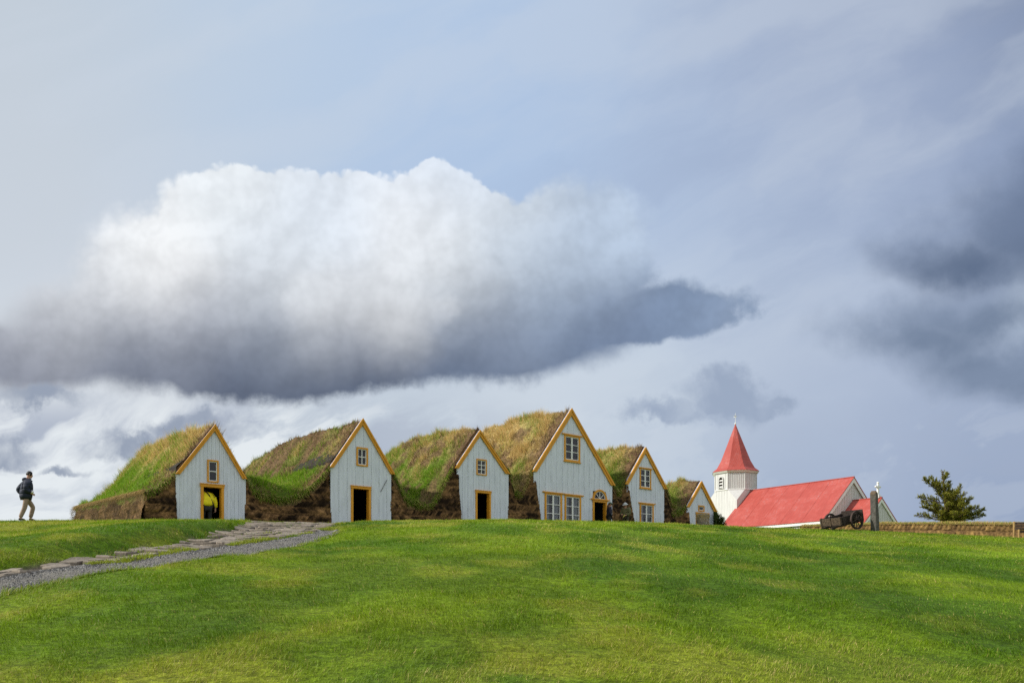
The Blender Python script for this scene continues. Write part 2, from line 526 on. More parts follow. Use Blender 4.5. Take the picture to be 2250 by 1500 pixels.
def plain(name, c, rough=0.6, var=0.25, scale=8.0, bstr=0.3, spec=0.3, metal=0.0):
    m, n, p, o = material(name)
    oc = n.node('ShaderNodeTexCoord').outputs['Object']
    f, _ = n.noise(oc, scale, 6, 0.6)
    n.put(p.inputs['Base Color'], n.v('SCALE', tuple(c[:3]), scale=n.smooth(f, 0.3, 0.7, 1 - var, 1 + var)))
    p.inputs['Roughness'].default_value = rough
    p.inputs['Specular IOR Level'].default_value = spec
    p.inputs['Metallic'].default_value = metal
    bump(n, p, f, bstr, 0.01)
    return m

M = {}
M['facade'] = paint("grey_white_boards", (0.70, 0.74, 0.82), 0.55, 0.10, (0.45, 0.46, 0.46))
M['white'] = paint("white_paint", (0.80, 0.80, 0.77), 0.45, 0.06)
M['church_white'] = paint("church_white_boards", (0.62, 0.62, 0.60), 0.5, 0.07, (0.52, 0.52, 0.50))
M['ochre'] = paint("ochre_paint", (0.72, 0.33, 0.025), 0.5, 0.12, (0.5, 0.25, 0.04))
M['grass'] = leafy("grass_blades", 0.30)
M['hay'] = leafy("dry_grass_blades", 0.38, 0.7)
M['needles'] = leafy("conifer_needles", 0.2)
M['turf'] = tinted("turf_earth")
M['dark_in'] = plain("dark_interior", (0.025, 0.02, 0.015), 0.9)
M['old_wood'] = plain("weathered_dark_wood", (0.032, 0.023, 0.018), 0.8, 0.5, 14, 0.6)
M['iron'] = plain("rusty_iron", (0.05, 0.03, 0.022), 0.7, 0.4, 20, 0.4)
M['skin'] = plain("skin", (0.52, 0.29, 0.20), 0.5, 0.08, 6, 0.05)

def glass_mat():
    m, n, p, o = material("window_glass")
    oc = n.node('ShaderNodeTexCoord').outputs['Object']
    f, _ = n.noise(oc, 3.0, 2, 0.5)
    g = n.node('ShaderNodeBsdfGlossy'); g.inputs['Roughness'].default_value = 0.03
    bm = n.node('ShaderNodeBump'); bm.inputs['Strength'].default_value = 0.10; bm.inputs['Distance'].default_value = 0.02
    n.put(bm.inputs['Height'], f); n.put(g.inputs['Normal'], bm.outputs[0])
    t = n.node('ShaderNodeBsdfTransparent'); t.inputs['Color'].default_value = (0.72, 0.76, 0.80, 1)
    fr = n.node('ShaderNodeFresnel'); fr.inputs['IOR'].default_value = 1.5
    mx = n.node('ShaderNodeMixShader')
    n.put(mx.inputs[0], n.m('MULTIPLY_ADD', fr.outputs[0], 1.0, 0.02)); n.put(mx.inputs[1], t.outputs[0]); n.put(mx.inputs[2], g.outputs[0])
    n.put(o.inputs['Surface'], mx.outputs[0])
    return m
M['glass'] = glass_mat()
M['curtain'] = plain("lace_curtain", (0.55, 0.55, 0.56), 0.9, 0.15, 20, 0.2)

def red_roof():
    """red painted sheet iron: faded chalky patches running down the slope"""
    m, n, p, o = material("red_sheet_iron")
    oc = n.node('ShaderNodeTexCoord').outputs['Object']
    f, _ = n.noise(n.v('MULTIPLY', oc, (0.9, 0.5, 0.5)), 1.5, 8, 0.7)
    f2, _ = n.noise(n.v('MULTIPLY', oc, (1.0, 2.2, 1.0)), 5.0, 7, 0.72)
    f3, _ = n.noise(n.v('MULTIPLY', oc, (0.6, 5.0, 0.6)), 2.2, 4, 0.6)
    col = n.mix(n.smooth(f, 0.35, 0.7), (0.37, 0.062, 0.047, 1), (0.44, 0.088, 0.068, 1))
    col = n.v('SCALE', col, scale=n.smooth(f3, 0.3, 0.7, 0.90, 1.08))
    col = n.mix(n.m('MULTIPLY', n.smooth(f2, 0.50, 0.64), n.smooth(f, 0.46, 0.62, 0.0, 0.6)), col, (0.36, 0.215, 0.22, 1))
    n.put(p.inputs['Base Color'], col)
    p.inputs['Roughness'].default_value = 0.55
    p.inputs['Specular IOR Level'].default_value = 0.3
    x, y, z = n.sep(oc)
    rib = n.m('SINE', n.m('MULTIPLY', y, 2 * math.pi / 0.11))
    bump(n, p, n.m('ADD', n.m('MULTIPLY', rib, 0.35), f2), 0.22, 0.02)
    return m
M['red'] = red_roof()

# ------------------------------------------------------------------ ground
CREST_PX = [-300, 0, 400, 540, 640, 725, 800, 900, 1100, 1250, 1400, 1600, 1900, 2250, 2600]
CREST_PY = [1143, 1142, 1141, 1142, 1145, 1148, 1143, 1140, 1138, 1141, 1145, 1153, 1164, 1180, 1196]

def ground_base(X, Y):
    """height of the hill: a lawn rising from the camera to a crest, then a nearly flat farmyard"""
    X = np.asarray(X, float); Y = np.asarray(Y, float)
    Yp = np.maximum(Y, 0.0)
    px = CX + F * X / np.maximum(Yp, 6.0)
    k = (HY - np.interp(px, CREST_PX, CREST_PY)) / F
    yc = np.interp(px, [0, 500, 900, 1300, 1800, 2250], [28.5, 30, 31, 33, 39, 40])
    zp = np.interp(px, [0, 500, 900, 1300, 2250], [3.5, 3.3, 3.15, 3.1, 3.05])
    g = 1.65 * np.clip(1 - Yp / yc, 0, 1) ** 1.3
    zf = k * Yp - g
    zc = k * yc
    tau = np.maximum((zp - zc), 0.15) / np.maximum(k, 0.02)
    zb = zc + np.maximum(zp - zc, 0.15) * (1 - np.exp(-np.maximum(Yp - yc, 0) / tau))
    z = np.where(Yp < yc, zf, zb)
    return z + np.minimum(Y, 0) * 0.05 * (Y > -60) - 3.0 * (Y <= -60)

# the path: flagstones and a gravel strip beside them (edges as X for a given Y)
PY_ = np.array([3, 9, 11, 12.5, 14, 15.5, 18.5, 21.5, 24, 26, 29, 31])
P_L = np.array([-8.4, -8.35, -8.3, -8.15, -8.05, -7.85, -7.75, -7.9, -8.25, -8.7, -9.5, -10.4])     # upper edge of the flagstones
P_M = np.array([-7.9, -7.85, -7.75, -7.65, -7.35, -6.98, -6.42, -5.95, -5.9, -6.05, -6.3, -6.5])  # flagstones | gravel
P_R = np.array([-6.8, -6.65, -6.45, -6.1, -5.7, -5.35, -4.95, -4.9, -5.25, -6.0, -6.25, -6.5])

def path_edges(Y):
    return np.interp(Y, PY_, P_L), np.interp(Y, PY_, P_M), np.interp(Y, PY_, P_R)

def path_sd(X, Y):
    """>0 inside the path corridor"""
    l, m_, r = path_edges(Y)
    wob = (vnoise(Y * 1.7, X * 0 + 3, 5) - .5) * 0.22
    d = np.minimum(X - l + wob, r - X + wob * 0.7)
    return np.minimum(d, 30.4 - Y)

def ground(X, Y):
    X = np.asarray(X, float); Y = np.asarray(Y, float)
    z = ground_base(X, Y)
    near = sstep(Y, 0, 6) * (1 - sstep(Y, 45, 60))
    z = z + near * (0.16 * (fbm(X * 0.16, Y * 0.16, 2, 3) - .5) + 0.09 * (fbm(X * 0.55, Y * 0.55, 3, 11) - .5) + 0.055 * (fbm(X * 1.5, Y * 1.1, 2, 13) - .5))
    # path corridor cut into the slope, a bank on its upper side
    l, m_, r = path_edges(Y)
    sd = path_sd(X, Y)
    z = z - 0.09 * sstep(sd, -0.25, 0.12)
    t = l - X
    bankh = np.interp(Y, [8, 12, 18, 24, 27.5, 30, 33], [0.18, 0.22, 0.30, 0.40, 0.25, 0.05, 0.0])
    z = z + bankh * sstep(t, -0.05, 0.75) * (1 - 0.75 * sstep(t, 1.2, 5.0))
    # nothing on the slope rises above the crest
    px = CX + F * X / np.maximum(Y, 6.0)
    kk = (HY - np.interp(px, CREST_PX, CREST_PY)) / F
    over = z - (kk * Y - 0.03)
    return np.where((Y > 4) & (Y < 47) & (over > -0.15), z - np.where(over > 0.15, over, (over + 0.15) ** 2 / 0.6), z)

def gz(x, y):
    return float(ground(np.array([x]), np.array([y]))[0])

def at(px, py, Y):
    return Vector(((px - CX) / F * Y, Y, (HY - py) / F * Y))

def lawn_tint(X, Y):
    """lush, darker, yellowish and worn patches of the lawn; returns rgb albedo"""
    X = np.asarray(X); Y = np.asarray(Y)
    lush = np.array([0.112, 0.220, 0.006]); mid = np.array([0.215, 0.325, 0.010])
    pale = np.array([0.325, 0.365, 0.028]); straw = np.array([0.46, 0.39, 0.12])
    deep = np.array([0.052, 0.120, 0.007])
    a = fbm(X * 0.35, Y * 0.22, 4, 21)
    b = fbm(X * 0.9 + 7, Y * 0.7, 4, 33)
    c = lush + (mid - lush) * sstep(a, 0.34, 0.60)[:, None]
    px = CX + F * X / np.maximum(Y, 4)
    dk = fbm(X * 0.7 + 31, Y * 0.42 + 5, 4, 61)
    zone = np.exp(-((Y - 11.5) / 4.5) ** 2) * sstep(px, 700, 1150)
    c = c + (deep - c) * (0.48 * sstep(dk + 0.14 * zone, 0.42, 0.72))[:, None]  # darker green patches, thickest in a band right of the middle
    dry = sstep(b, 0.50, 0.72) * 0.55 + 0.35 * sstep(Y, 18, 30) * sstep(b, 0.36, 0.6)
    dry = dry + 0.30 * sstep(Y, 9.5, 6.5) * sstep(a + b, 0.9, 1.15) + 0.25 * sstep(px, 500, 100) * sstep(b, .4, .6)
    dry = dry * (1 - 0.55 * sstep(px, 1300, 2000))
    sdp = path_sd(X, Y)
    dry = np.maximum(dry, 0.7 * sstep(sdp, -0.5, -0.05) * (X > -7.0) * sstep(b, 0.35, 0.6))
    dry = np.maximum(dry, 0.8 * np.exp(-((X + 9.6) ** 2 / 3.0 + (Y - 26.3) ** 2 / 6.0)) * sstep(b, 0.35, 0.55))
    c = c + (pale - c) * np.clip(dry, 0, 0.9)[:, None]
    return c, straw, dry

def build_ground():
    xs = np.concatenate([[-600, -300, -150, -90, -60, -45, -38], np.arange(-32, 40.01, 0.25), [46, 56, 75, 110, 180, 320, 600]])
    ys = np.concatenate([[-300, -120, -61, -59, -30, -12, -5, -2, 0], np.arange(1.0, 52.01, 0.22), [54, 57, 61, 66, 74, 90, 120, 170, 260, 420, 700]])
    Xg, Yg = np.meshgrid(xs, ys)
    Z = ground(Xg.ravel(), Yg.ravel())
    co = np.stack([Xg.ravel(), Yg.ravel(), Z], 1)
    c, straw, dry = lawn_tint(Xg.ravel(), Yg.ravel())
    c = c * 0.62
    sd = path_sd(Xg.ravel(), Yg.ravel())
    c = np.where((sd > 0.02)[:, None], np.array([0.085, 0.07, 0.05]), c)
    f = grid_faces(len(ys), len(xs))
    o = arrays_mesh("ground", co, f, np.full(len(f), 4), M['turf'], None, True, c)
    tag(o, kind="structure")
build_ground()

def in_view(X, Y, margin=1.5):
    return np.abs(X) < 0.643 * Y + margin

def build_lawn():
    bands = [(4.6, 8, 2500, 0.038, 0.0040, True), (8, 12, 1600, 0.040, 0.0055, True), (12, 17, 950, 0.045, 0.0080, False),
             (17, 23, 560, 0.045, 0.012, False), (23, 33, 330, 0.048, 0.016, False), (33, 47, 130, 0.06, 0.02, False)]
    allb = []
    for i, (y0, y1, dens, ln, wd, two) in enumerate(bands):
        xw = 0.643 * y1 + 1.5
        n = int(2 * xw * (y1 - y0) * dens)
        X = rng.uniform(-xw, xw, n); Y = rng.uniform(y0, y1, n)
        ok = in_view(X, Y) & (path_sd(X, Y) < 0.03 - 0.10 * rng.random(n) * 0)
        if y1 > 40:
            ok &= (X > 2.0)
        elif y1 > 30:
            # keep clear of the houses
            uu = (X + 12.67) * 0.759 + (Y - 30) * 0.651; ss = -(X + 12.67) * 0.651 + (Y - 30) * 0.759
            ok &= ~((ss > -0.25) & (uu > -1.3) & (ss < 14))
        X = X[ok]; Y = Y[ok]
        allb.append((X, Y, ln, wd, two, dens))
    for two in (True, False):
        base = []; lean = []; L = []; Wd = []; C = []
        for (X, Y, ln, wd, tw, dens) in allb:
            if tw != two: continue
            n = len(X)
            Z = ground(X, Y) - 0.004
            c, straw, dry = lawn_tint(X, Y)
            c = c * (0.55 + 0.8 * rng.random(n))[:, None]
            st = rng.random(n) < (0.03 + 0.24 * np.clip(dry, 0, 1))
            c[st] = straw * (0.7 + 0.6 * rng.random(st.sum()))[:, None]
            ang = fbm(X * 0.30, Y * 0.22, 3, 55) * 9.0
            tl = 0.35 + 0.75 * fbm(X * 0.8, Y * 0.8, 3, 77)
            clump = fbm(X * 2.6, Y * 2.6, 3, 91)
            le = np.stack([np.cos(ang) * tl + 0.55 * rng.normal(size=n), np.sin(ang) * tl + 0.55 * rng.normal(size=n), np.full(n, 1.0)], 1)
            sdp = path_sd(X, Y)
            edge = 1 + 1.1 * sstep(sdp, -0.40, -0.05) * (0.4 + rng.random(n)) * (X < P_M.max())
            l_ = ln * (0.55 + 0.9 * rng.random(n)) * (0.30 + 2.3 * clump ** 1.6) * edge
            base.append(np.stack([X, Y, Z], 1)); lean.append(le); L.append(l_); Wd.append(np.full(n, wd) * (0.7 + 0.6 * rng.random(n))); C.append(c)
        base = np.concatenate(base); 
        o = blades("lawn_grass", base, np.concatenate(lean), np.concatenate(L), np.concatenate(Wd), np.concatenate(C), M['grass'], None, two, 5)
        if two:
            tag(o, "short mown green grass of the near lawn slope", "grass", kind="stuff")
        else:
            tag(o, "short mown green grass of the upper lawn below the houses", "grass", kind="stuff")
build_lawn()

# ------------------------------------------------------------------ the path
def stone_mat():
    m, n, p, o = material("flagstone")
    a = n.node('ShaderNodeAttribute', attribute_name="tint")
    oc = n.node('ShaderNodeTexCoord').outputs['Object']
    f, _ = n.noise(oc, 7.0, 8, 0.65)
    f2, _ = n.noise(oc, 30.0, 4, 0.6)
    c = n.v('SCALE', a.outputs['Color'], scale=n.m('MULTIPLY', n.smooth(f, 0.3, 0.7, 0.7, 1.2), n.smooth(f2, 0.3, 0.7, 0.85, 1.15)))
    n.put(p.inputs['Base Color'], c)
    p.inputs['Roughness'].default_value = 0.85
    bump(n, p, n.m('ADD', f, n.m('MULTIPLY', f2, 0.3)), 0.5, 0.03)
    return m
M['flag'] = stone_mat()

def build_path():
    # gravel bed
    ys = np.arange(3, 31.01, 0.2); ts = np.linspace(-0.10, 1.08, 9)
    co = []; col = []
    for y in ys:
        l, m_, r = [float(v) for v in path_edges(np.array([y]))]
        for t in ts:
            x = m_ + (r - m_) * t + (vnoise(np.array([y * 2.0]), np.array([t * 3]), 8)[0] - .5) * 0.14
            co.append((x, y, gz(x, y) + 0.012 + 0.02 * math.sin(math.pi * max(0, min(1, t)))))
    co = np.array(co)
    g = 0.8 + 0.4 * fbm(co[:, 0] * 2, co[:, 1] * 2, 3, 2)
    col = np.array([0.155, 0.145, 0.125]) * g[:, None]
    f = grid_faces(len(ys), len(ts))
    tag(arrays_mesh("gravel_path", co, f, np.full(len(f), 4), M['turf'], None, True, col), kind="structure")
    # loose gravel lying on it
    n = 26000
    Y = 6 + 18.6 * rng.random(n) ** 1.15
    l, m_, r = path_edges(Y)
    X = m_ - 0.05 + (r - m_ + 0.12) * rng.random(n)
    Z = ground(X, Y) + 0.02
    s = (0.008 + 0.012 * rng.random(n)) * (1 + 0.03 * Y)
    oct_ = np.array([[1, 0, 0], [-1, 0, 0], [0, 1, 0], [0, -1, 0], [0, 0, .8], [0, 0, -.8]], float)
    v = oct_[None] * (0.7 + 0.6 * rng.random((n, 6, 1))) * s[:, None, None] + np.stack([X, Y, Z], 1)[:, None, :]
    fc = np.array([[0, 2, 4], [2, 1, 4], [1, 3, 4], [3, 0, 4], [2, 0, 5], [1, 2, 5], [3, 1, 5], [0, 3, 5]])
    loops = (np.arange(n)[:, None, None] * 6 + fc[None]).reshape(-1)
    gcol = np.array([0.190, 0.182, 0.168]) * (0.25 + 1.4 * rng.random((n, 1))) * np.array([1.0, 1.0, 1.0])
    o = arrays_mesh("gravel", v.reshape(-1, 3), loops, np.full(n * 8, 3), M['flag'], None, False, np.repeat(gcol, 6, 0))
    tag(o, "loose grey gravel on the narrow strip beside the flagstones", "gravel", kind="stuff")
    # flagstones: irregular slabs, slightly tilted, grass between
    r = np.random.default_rng(12)
    V = []; Fc = []; C = []
    y = 5.0
    row = 0
    while y < 30.3:
        dy = r.uniform(0.30, 0.70)
        l, m_, rr = [float(v) for v in path_edges(np.array([y + dy / 2]))]
        m_ -= 0.04 * max(0.0, min(1.0, (17 - y) / 4))
        wtot = m_ - l
        k = max(2, int(round(wtot / r.uniform(0.34, 0.62))))
        cuts = np.sort(np.clip(np.linspace(0, 1, k + 1) + r.normal(0, 0.07, k + 1), 0, 1)); cuts[0] = r.uniform(-.06, .06); cuts[-1] = 1 + r.uniform(-.08, .06)
        for a, b in zip(cuts[:-1], cuts[1:]):
            if b - a < 0.08 or r.random() < 0.05: continue
            x0, x1 = l + wtot * a, l + wtot * b
            cx_, cy_ = (x0 + x1) / 2, y + dy / 2 + r.uniform(-.12, .12)
            hx, hy = (x1 - x0) / 2 * 0.97, dy / 2 * r.uniform(0.9, 1.12)
            m = 9
            an = np.sort(np.linspace(0, 2 * np.pi, m, endpoint=False) + r.uniform(-.2, .2, m))
            q = 0.42
            ex = np.sign(np.cos(an)) * np.abs(np.cos(an)) ** q * hx * r.uniform(0.90, 1.06, m)
            ey = np.sign(np.sin(an)) * np.abs(np.sin(an)) ** q * hy * r.uniform(0.90, 1.06, m)
            zc = gz(cx_, cy_) + r.uniform(0.02, 0.045)
            zl = ground(cx_ + ex, cy_ + ey); zt = 0.6 * (zl + 0.045) + 0.4 * zc + r.uniform(-.01, .01, m) + r.normal(0, 0.015) * ex / 0.4 + r.normal(0, 0.018) * ey / 0.4
            b0 = len(V)
            for i in range(m): V.append((cx_ + ex[i] * .94, cy_ + ey[i] * .94, zt[i] + 0.008))
            for i in range(m): V.append((cx_ + ex[i], cy_ + ey[i], zt[i] - 0.012))
            for i in range(m): V.append((cx_ + ex[i] * 1.01, cy_ + ey[i] * 1.01, zl[i] - 0.05))
            V.append((cx_, cy_, zc + 0.012))
            for i in range(m):
                j = (i + 1) % m
                Fc.append((b0 + i, b0 + j, b0 + 3 * m))
                Fc.append((b0 + m + i, b0 + m + j, b0 + j, b0 + i))
                Fc.append((b0 + 2 * m + i, b0 + 2 * m + j, b0 + m + j, b0 + m + i))
            t = r.uniform(0.75, 1.2)
            base = np.array([0.235, 0.195, 0.15]) * t
            C.extend([base] * (3 * m + 1))
        y += dy * 0.97
    loops = np.concatenate([np.array(f) for f in Fc]); sizes = np.array([len(f) for f in Fc])
    tag(arrays_mesh("flagstone_path", np.array(V), loops, sizes, M['flag'], None, False, np.array(C)), kind="structure")
    # weeds in the joints and along the edges
    n = 26000
    Y = rng.uniform(5, 30.5, n)
    l, m_, rr = path_edges(Y)
    which = rng.random(n)
    X = np.where(which < 0.20, l + (m_ - l) * rng.random(n), np.where(which < 0.75, m_ + 0.07 * rng.normal(size=n) + .03, np.where(which < .9, l + .06 * rng.normal(size=n), rr + .08 * rng.normal(size=n))))
    pat = fbm(X * 1.4, Y * 0.9, 3, 71)
    ok = pat > np.where(which < 0.20, 0.54, 0.50)
    X = X[ok]; Y = Y[ok]; n = len(X); pat = pat[ok]
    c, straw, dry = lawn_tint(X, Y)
    c = c * (0.6 + 0.6 * rng.random(n))[:, None]
    yl = rng.random(n) < 0.2
    c[yl] = np.array([0.22, 0.22, 0.03])
    le = np.stack([0.6 * rng.normal(size=n), 0.6 * rng.normal(size=n), np.ones(n)], 1)
    o = blades("path_weeds", np.stack([X, Y, ground(X, Y) + 0.02], 1), le, (0.05 + 0.10 * rng.random(n)) * (0.4 + 1.6 * (pat - .4)), np.full(n, 0.018), c, M['grass'], None, False, 9)
    tag(o, "tufts of weeds and grass between the flagstones and along the gravel", "weeds", kind="stuff")
build_path()

# ------------------------------------------------------------------ the row of turf houses
ROW0 = np.array([-12.67, 30.0])            # left front corner of the first house
DU = np.array([0.759, 0.651])              # along the facades, to the right and away
DB = np.array([-0.651, 0.759])             # backwards along the ridges
ROW_RZ = math.atan2(DU[1], DU[0])

def fu(px):
    """distance along the facade line at which it crosses a bearing"""
    xs = (px - CX) / F
    return (xs * ROW0[1] - ROW0[0]) / (DU[0] - DU[1] * xs)
def fz(px, py):
    return (HY - py) / F * (ROW0[1] + DU[1] * fu(px))
def rw(u, s):
    return ROW0[0] + DU[0] * u + DB[0] * s, ROW0[1] + DU[1] * u + DB[1] * s
def row_ground(u, s):
    x, y = rw(np.asarray(u, float), np.asarray(s, float))
    return ground(x, y)

GREEN = np.array([0.125, 0.245, 0.012]); GREEN2 = np.array([0.270, 0.400, 0.026]); HAY = np.array([0.70, 0.53, 0.22])
HAYB = np.array([0.38, 0.26, 0.105]); SOIL = np.array([0.060, 0.034, 0.018]); SOIL2 = np.array([0.17, 0.105, 0.055])

HOUSES = [
    dict(wl=385.5, wr=539.5, apex=(470.6, 932), lf=(382.7, 1041), rf=(540.5, 1053), board=0.075, kind='corr', bw=0.15,
         ridge=[(0, 6.36), (1.5, 6.45), (4.3, 6.58), (8.2, 6.64), (9.5, 6.55), (12.5, 6.3)], L=12.6, hip=(7.4, 12.6), vl=None, vr=(3.35, 3.8), ext=(0, 3.95),
         win=[dict(px=(454.3, 479.2), py=(1010.6, 1059.5), c=1, r=2, fr=0.055)],
         door=dict(px=(440, 490.5), py=1065.0), hay=(0.88, -1.35),
         label="turf house with a long rounded grass roof and corrugated front, nearest the walker"),
    dict(wl=725.5, wr=858.4, apex=(794.6, 919), lf=(721.4, 1026.4), rf=(865, 1042.5), board=0.20, kind='board', bw=0.17,
         ridge=[(0, 7.46), (1.0, 7.45), (2.2, 7.42), (4.3, 7.60), (7.7, 7.66), (9.1, 7.42), (10.5, 7.2), (14, 6.6)], L=14, hip=None, vl=(4.15, 3.75), vr=(10.5, 4.05), ext=(3.7, 11.0),
         win=[dict(px=(781.7, 806.9), py=(983, 1024), c=2, r=2, fr=0.07)],
         door=dict(px=(770, 813), py=1069.3), hay=(0.42, -0.9), slabs=True, rod=True,
         label="steep narrow turf house with a small four-pane window and an iron rod on its boards"),
    dict(wl=1002.8, wr=1116.2, apex=(1051.8, 944.4), lf=(995.8, 1028.4), rf=(1118, 1041.8), board=0.17, kind='board', bw=0.20,
         ridge=[(0, 7.95), (1.0, 8.0), (2.68, 8.12), (4.2, 8.22), (5.9, 8.22), (7.7, 7.92), (8.4, 7.7), (12, 7.0)], L=12, hip=None, vl=(11.5, 3.95), vr=(17.0, 4.95), ext=(10.8, 17.3),
         win=[dict(px=(1045.3, 1068), py=(1008.6, 1043.7), c=2, r=3, fr=0.06)],
         door=dict(px=(1043.4, 1076.7), py=1078.8), hay=(0.68, -0.95),
         label="turf house with a small six-pane window over its dark doorway"),
    dict(wl=1171.6, wr=1344, apex=(1253, 896.5), lf=(1166.6, 1035.6), rf=(1349, 1067), board=0.21, kind='board', bw=0.26,
         ridge=[(0, 9.80), (1.5, 9.86), (4.1, 9.93), (7.9, 9.78), (12, 9.6)], L=12, hip=None, vl=(17.25, 4.95), vr=(24.85, 5.65), ext=(17.1, 25.0),
         win=[dict(px=(1238, 1273), py=(954.8, 1014), c=2, r=3, fr=0.11, mull=True, lintel=0.17),
              dict(px=(1195.6, 1233), py=(1081, 1163), curtain=True, c=2, r=3, fr=0.11, mull=True, lintel=0.17),
              dict(px=(1239, 1275), py=(1086, 1167), curtain=True, c=2, r=3, fr=0.11, mull=True, lintel=0.17)],
         door=dict(px=(1301, 1331.6), py=1099.0, arch=1076.0), hay=(1.05, -0.35),
         label="tallest turf house with three six-pane windows and a fanlight over its door"),
    dict(wl=1376, wr=1458.4, apex=(1415.5, 981.6), lf=(1370.4, 1063.5), rf=(1464, 1075), board=0.22, kind='board', bw=0.24,
         ridge=[(0, 8.48), (0.8, 8.62), (2.4, 8.66), (3.8, 8.67), (8, 8.6), (12, 8.4)], L=12, hip=None, vl=(24.85, 5.6), vr=(29.9, 5.2), ext=(24.7, 30.2),
         win=[dict(px=(1404.3, 1428.8), py=(1027.7, 1072.5), c=2, r=3, fr=0.08, mull=True, lintel=0.10),
              dict(px=(1404.3, 1434.4), py=(1104.8, 1170), curtain=True, c=2, r=3, fr=0.10, mull=True, lintel=0.14)],
         door=None, hay=(0.85, -1.0),
         label="turf house with one tall window above another and no door in front"),
    dict(wl=1508, wr=1566.4, apex=(1538.4, 1056), lf=(1505.6, 1113.6), rf=(1572.8, 1124.5), board=0.27, kind='board', bw=0.24,
         ridge=[(0, 6.92), (0.8, 7.0), (2.0, 7.02), (5, 6.95), (9, 6.6)], L=9, hip=None, vl=(30.1, 4.7), vr=(35.5, 3.2), ext=(29.8, 35.6),
         win=[dict(px=(1532.8, 1546), py=(1110, 1123), c=1, r=1, fr=0.08)],
         door=dict(px=(1528, 1556), py=1127.0), hay=(0.60, -1.1),
         label="smallest turf house at the church end of the row with one tiny window"),
]

def hermite(t, a, ma, b, mb):
    t2 = t * t; t3 = t2 * t
    return (2 * t3 - 3 * t2 + 1) * a + (t3 - 2 * t2 + t) * ma + (-2 * t3 + 3 * t2) * b + (t3 - t2) * mb

def prep(h):
    h['uA'], h['zA'] = fu(h['apex'][0]), fz(*h['apex'])
    h['uL'], h['zL'] = fu(h['lf'][0]), fz(*h['lf'])
    h['uR'], h['zR'] = fu(h['rf'][0]), fz(*h['rf'])
    h['u0'], h['u1'] = fu(h['wl']), fu(h['wr'])
    h['pL'] = (h['zA'] - h['zL']) / (h['uA'] - h['uL'])
    h['pR'] = (h['zA'] - h['zR']) / (h['uR'] - h['uA'])
for h in HOUSES:
    prep(h)

WALL1_U = -1.07       # outer face of the first house's long turf side wall

def roof_z(h, u, s):
    """upper turf surface of a house (world z) over the facade coordinates u, s"""
    u = np.asarray(u, float); s = np.asarray(s, float)
    rs, rz_ = zip(*h['ridge'])
    R = np.interp(s, rs, rz_)
    dl = h['uA'] - u
    # left of the ridge
    zf = R - h['pL'] * (h['uA'] - h['uL']) + 0.06
    if h['vl'] is None:
        uv, zv = WALL1_U - 0.05, 3.52
        side_z = 0.020 * np.clip(s, 0, 12)
        zv_s = zv + side_z
    else:
        uv, zv = h['vl']
        zv_s = zv + 0.9 * sstep(s, 0.2, 2.2) + 0.35 * sstep(s, 2, 8)
    t = np.clip((h['uL'] - u) / (h['uL'] - uv), 0, 1)
    w = h['uL'] - uv
    endm = 0.35 if h['vl'] is None else 0.0
    zl = hermite(t, zf, -h['pL'] * w * 0.95, zv_s, -endm * w)
    left = np.where(dl < (h['uA'] - h['uL']), R - h['pL'] * dl + 0.06 * dl / (h['uA'] - h['uL']), zl)
    # right of the ridge, turf a little thicker than the gable
    zfr = R - h['pR'] * (h['uR'] - h['uA']) + 0.15
    uv2, zv2 = h['vr']
    zv2_s = zv2 + 0.9 * sstep(s, 0.2, 2.2) + 0.3 * sstep(s, 2, 8)
    t2 = np.clip((u - h['uR']) / (uv2 - h['uR']), 0, 1)
    zr = hermite(t2, zfr, -h['pR'] * (uv2 - h['uR']) * 0.95, zv2_s, 0)
    dr = -dl
    q = np.clip(dr / (h['uR'] - h['uA']), 0, 1)
    right = np.where(dr < (h['uR'] - h['uA']), R - h['pR'] * dr + 0.15 * q + 0.22 * np.sin(np.pi * q) * sstep(s, .05, .8), zr)
    z = np.where(u < h['uA'], left, right)
    # ridge rounded
    rr = 0.16
    z = z - np.maximum(rr - np.abs(dl), 0) ** 2 / (2 * rr) * 1.2 * sstep(s, 0.0, 0.5) * 1.0
    if h['hip']:
        a, b = h['hip']
        k = np.clip((s - a) / (b - a), 0, 1)
        fall = np.clip(1 - k ** 2.5, 0, 1) ** 0.56
        low = 3.52 + 0.020 * np.clip(s, 0, 12)
        z = low + (z - low) * fall
    return z

def roof_disp(u, s, seed):
    n1 = fbm(u * 0.9 + seed * 3.1, s * 0.7, 3, 100 + seed) - .5
    n2 = fbm(u * 3.2, s * 2.6, 3, 200 + seed) - .5
    n3 = np.abs(fbm(u * 1.7 + 3, s * 1.5, 3, 250 + seed) - .5) * 2
    return 0.24 * n1 + 0.20 * n2 - 0.13 * np.exp(-(n3 / 0.10) ** 2)

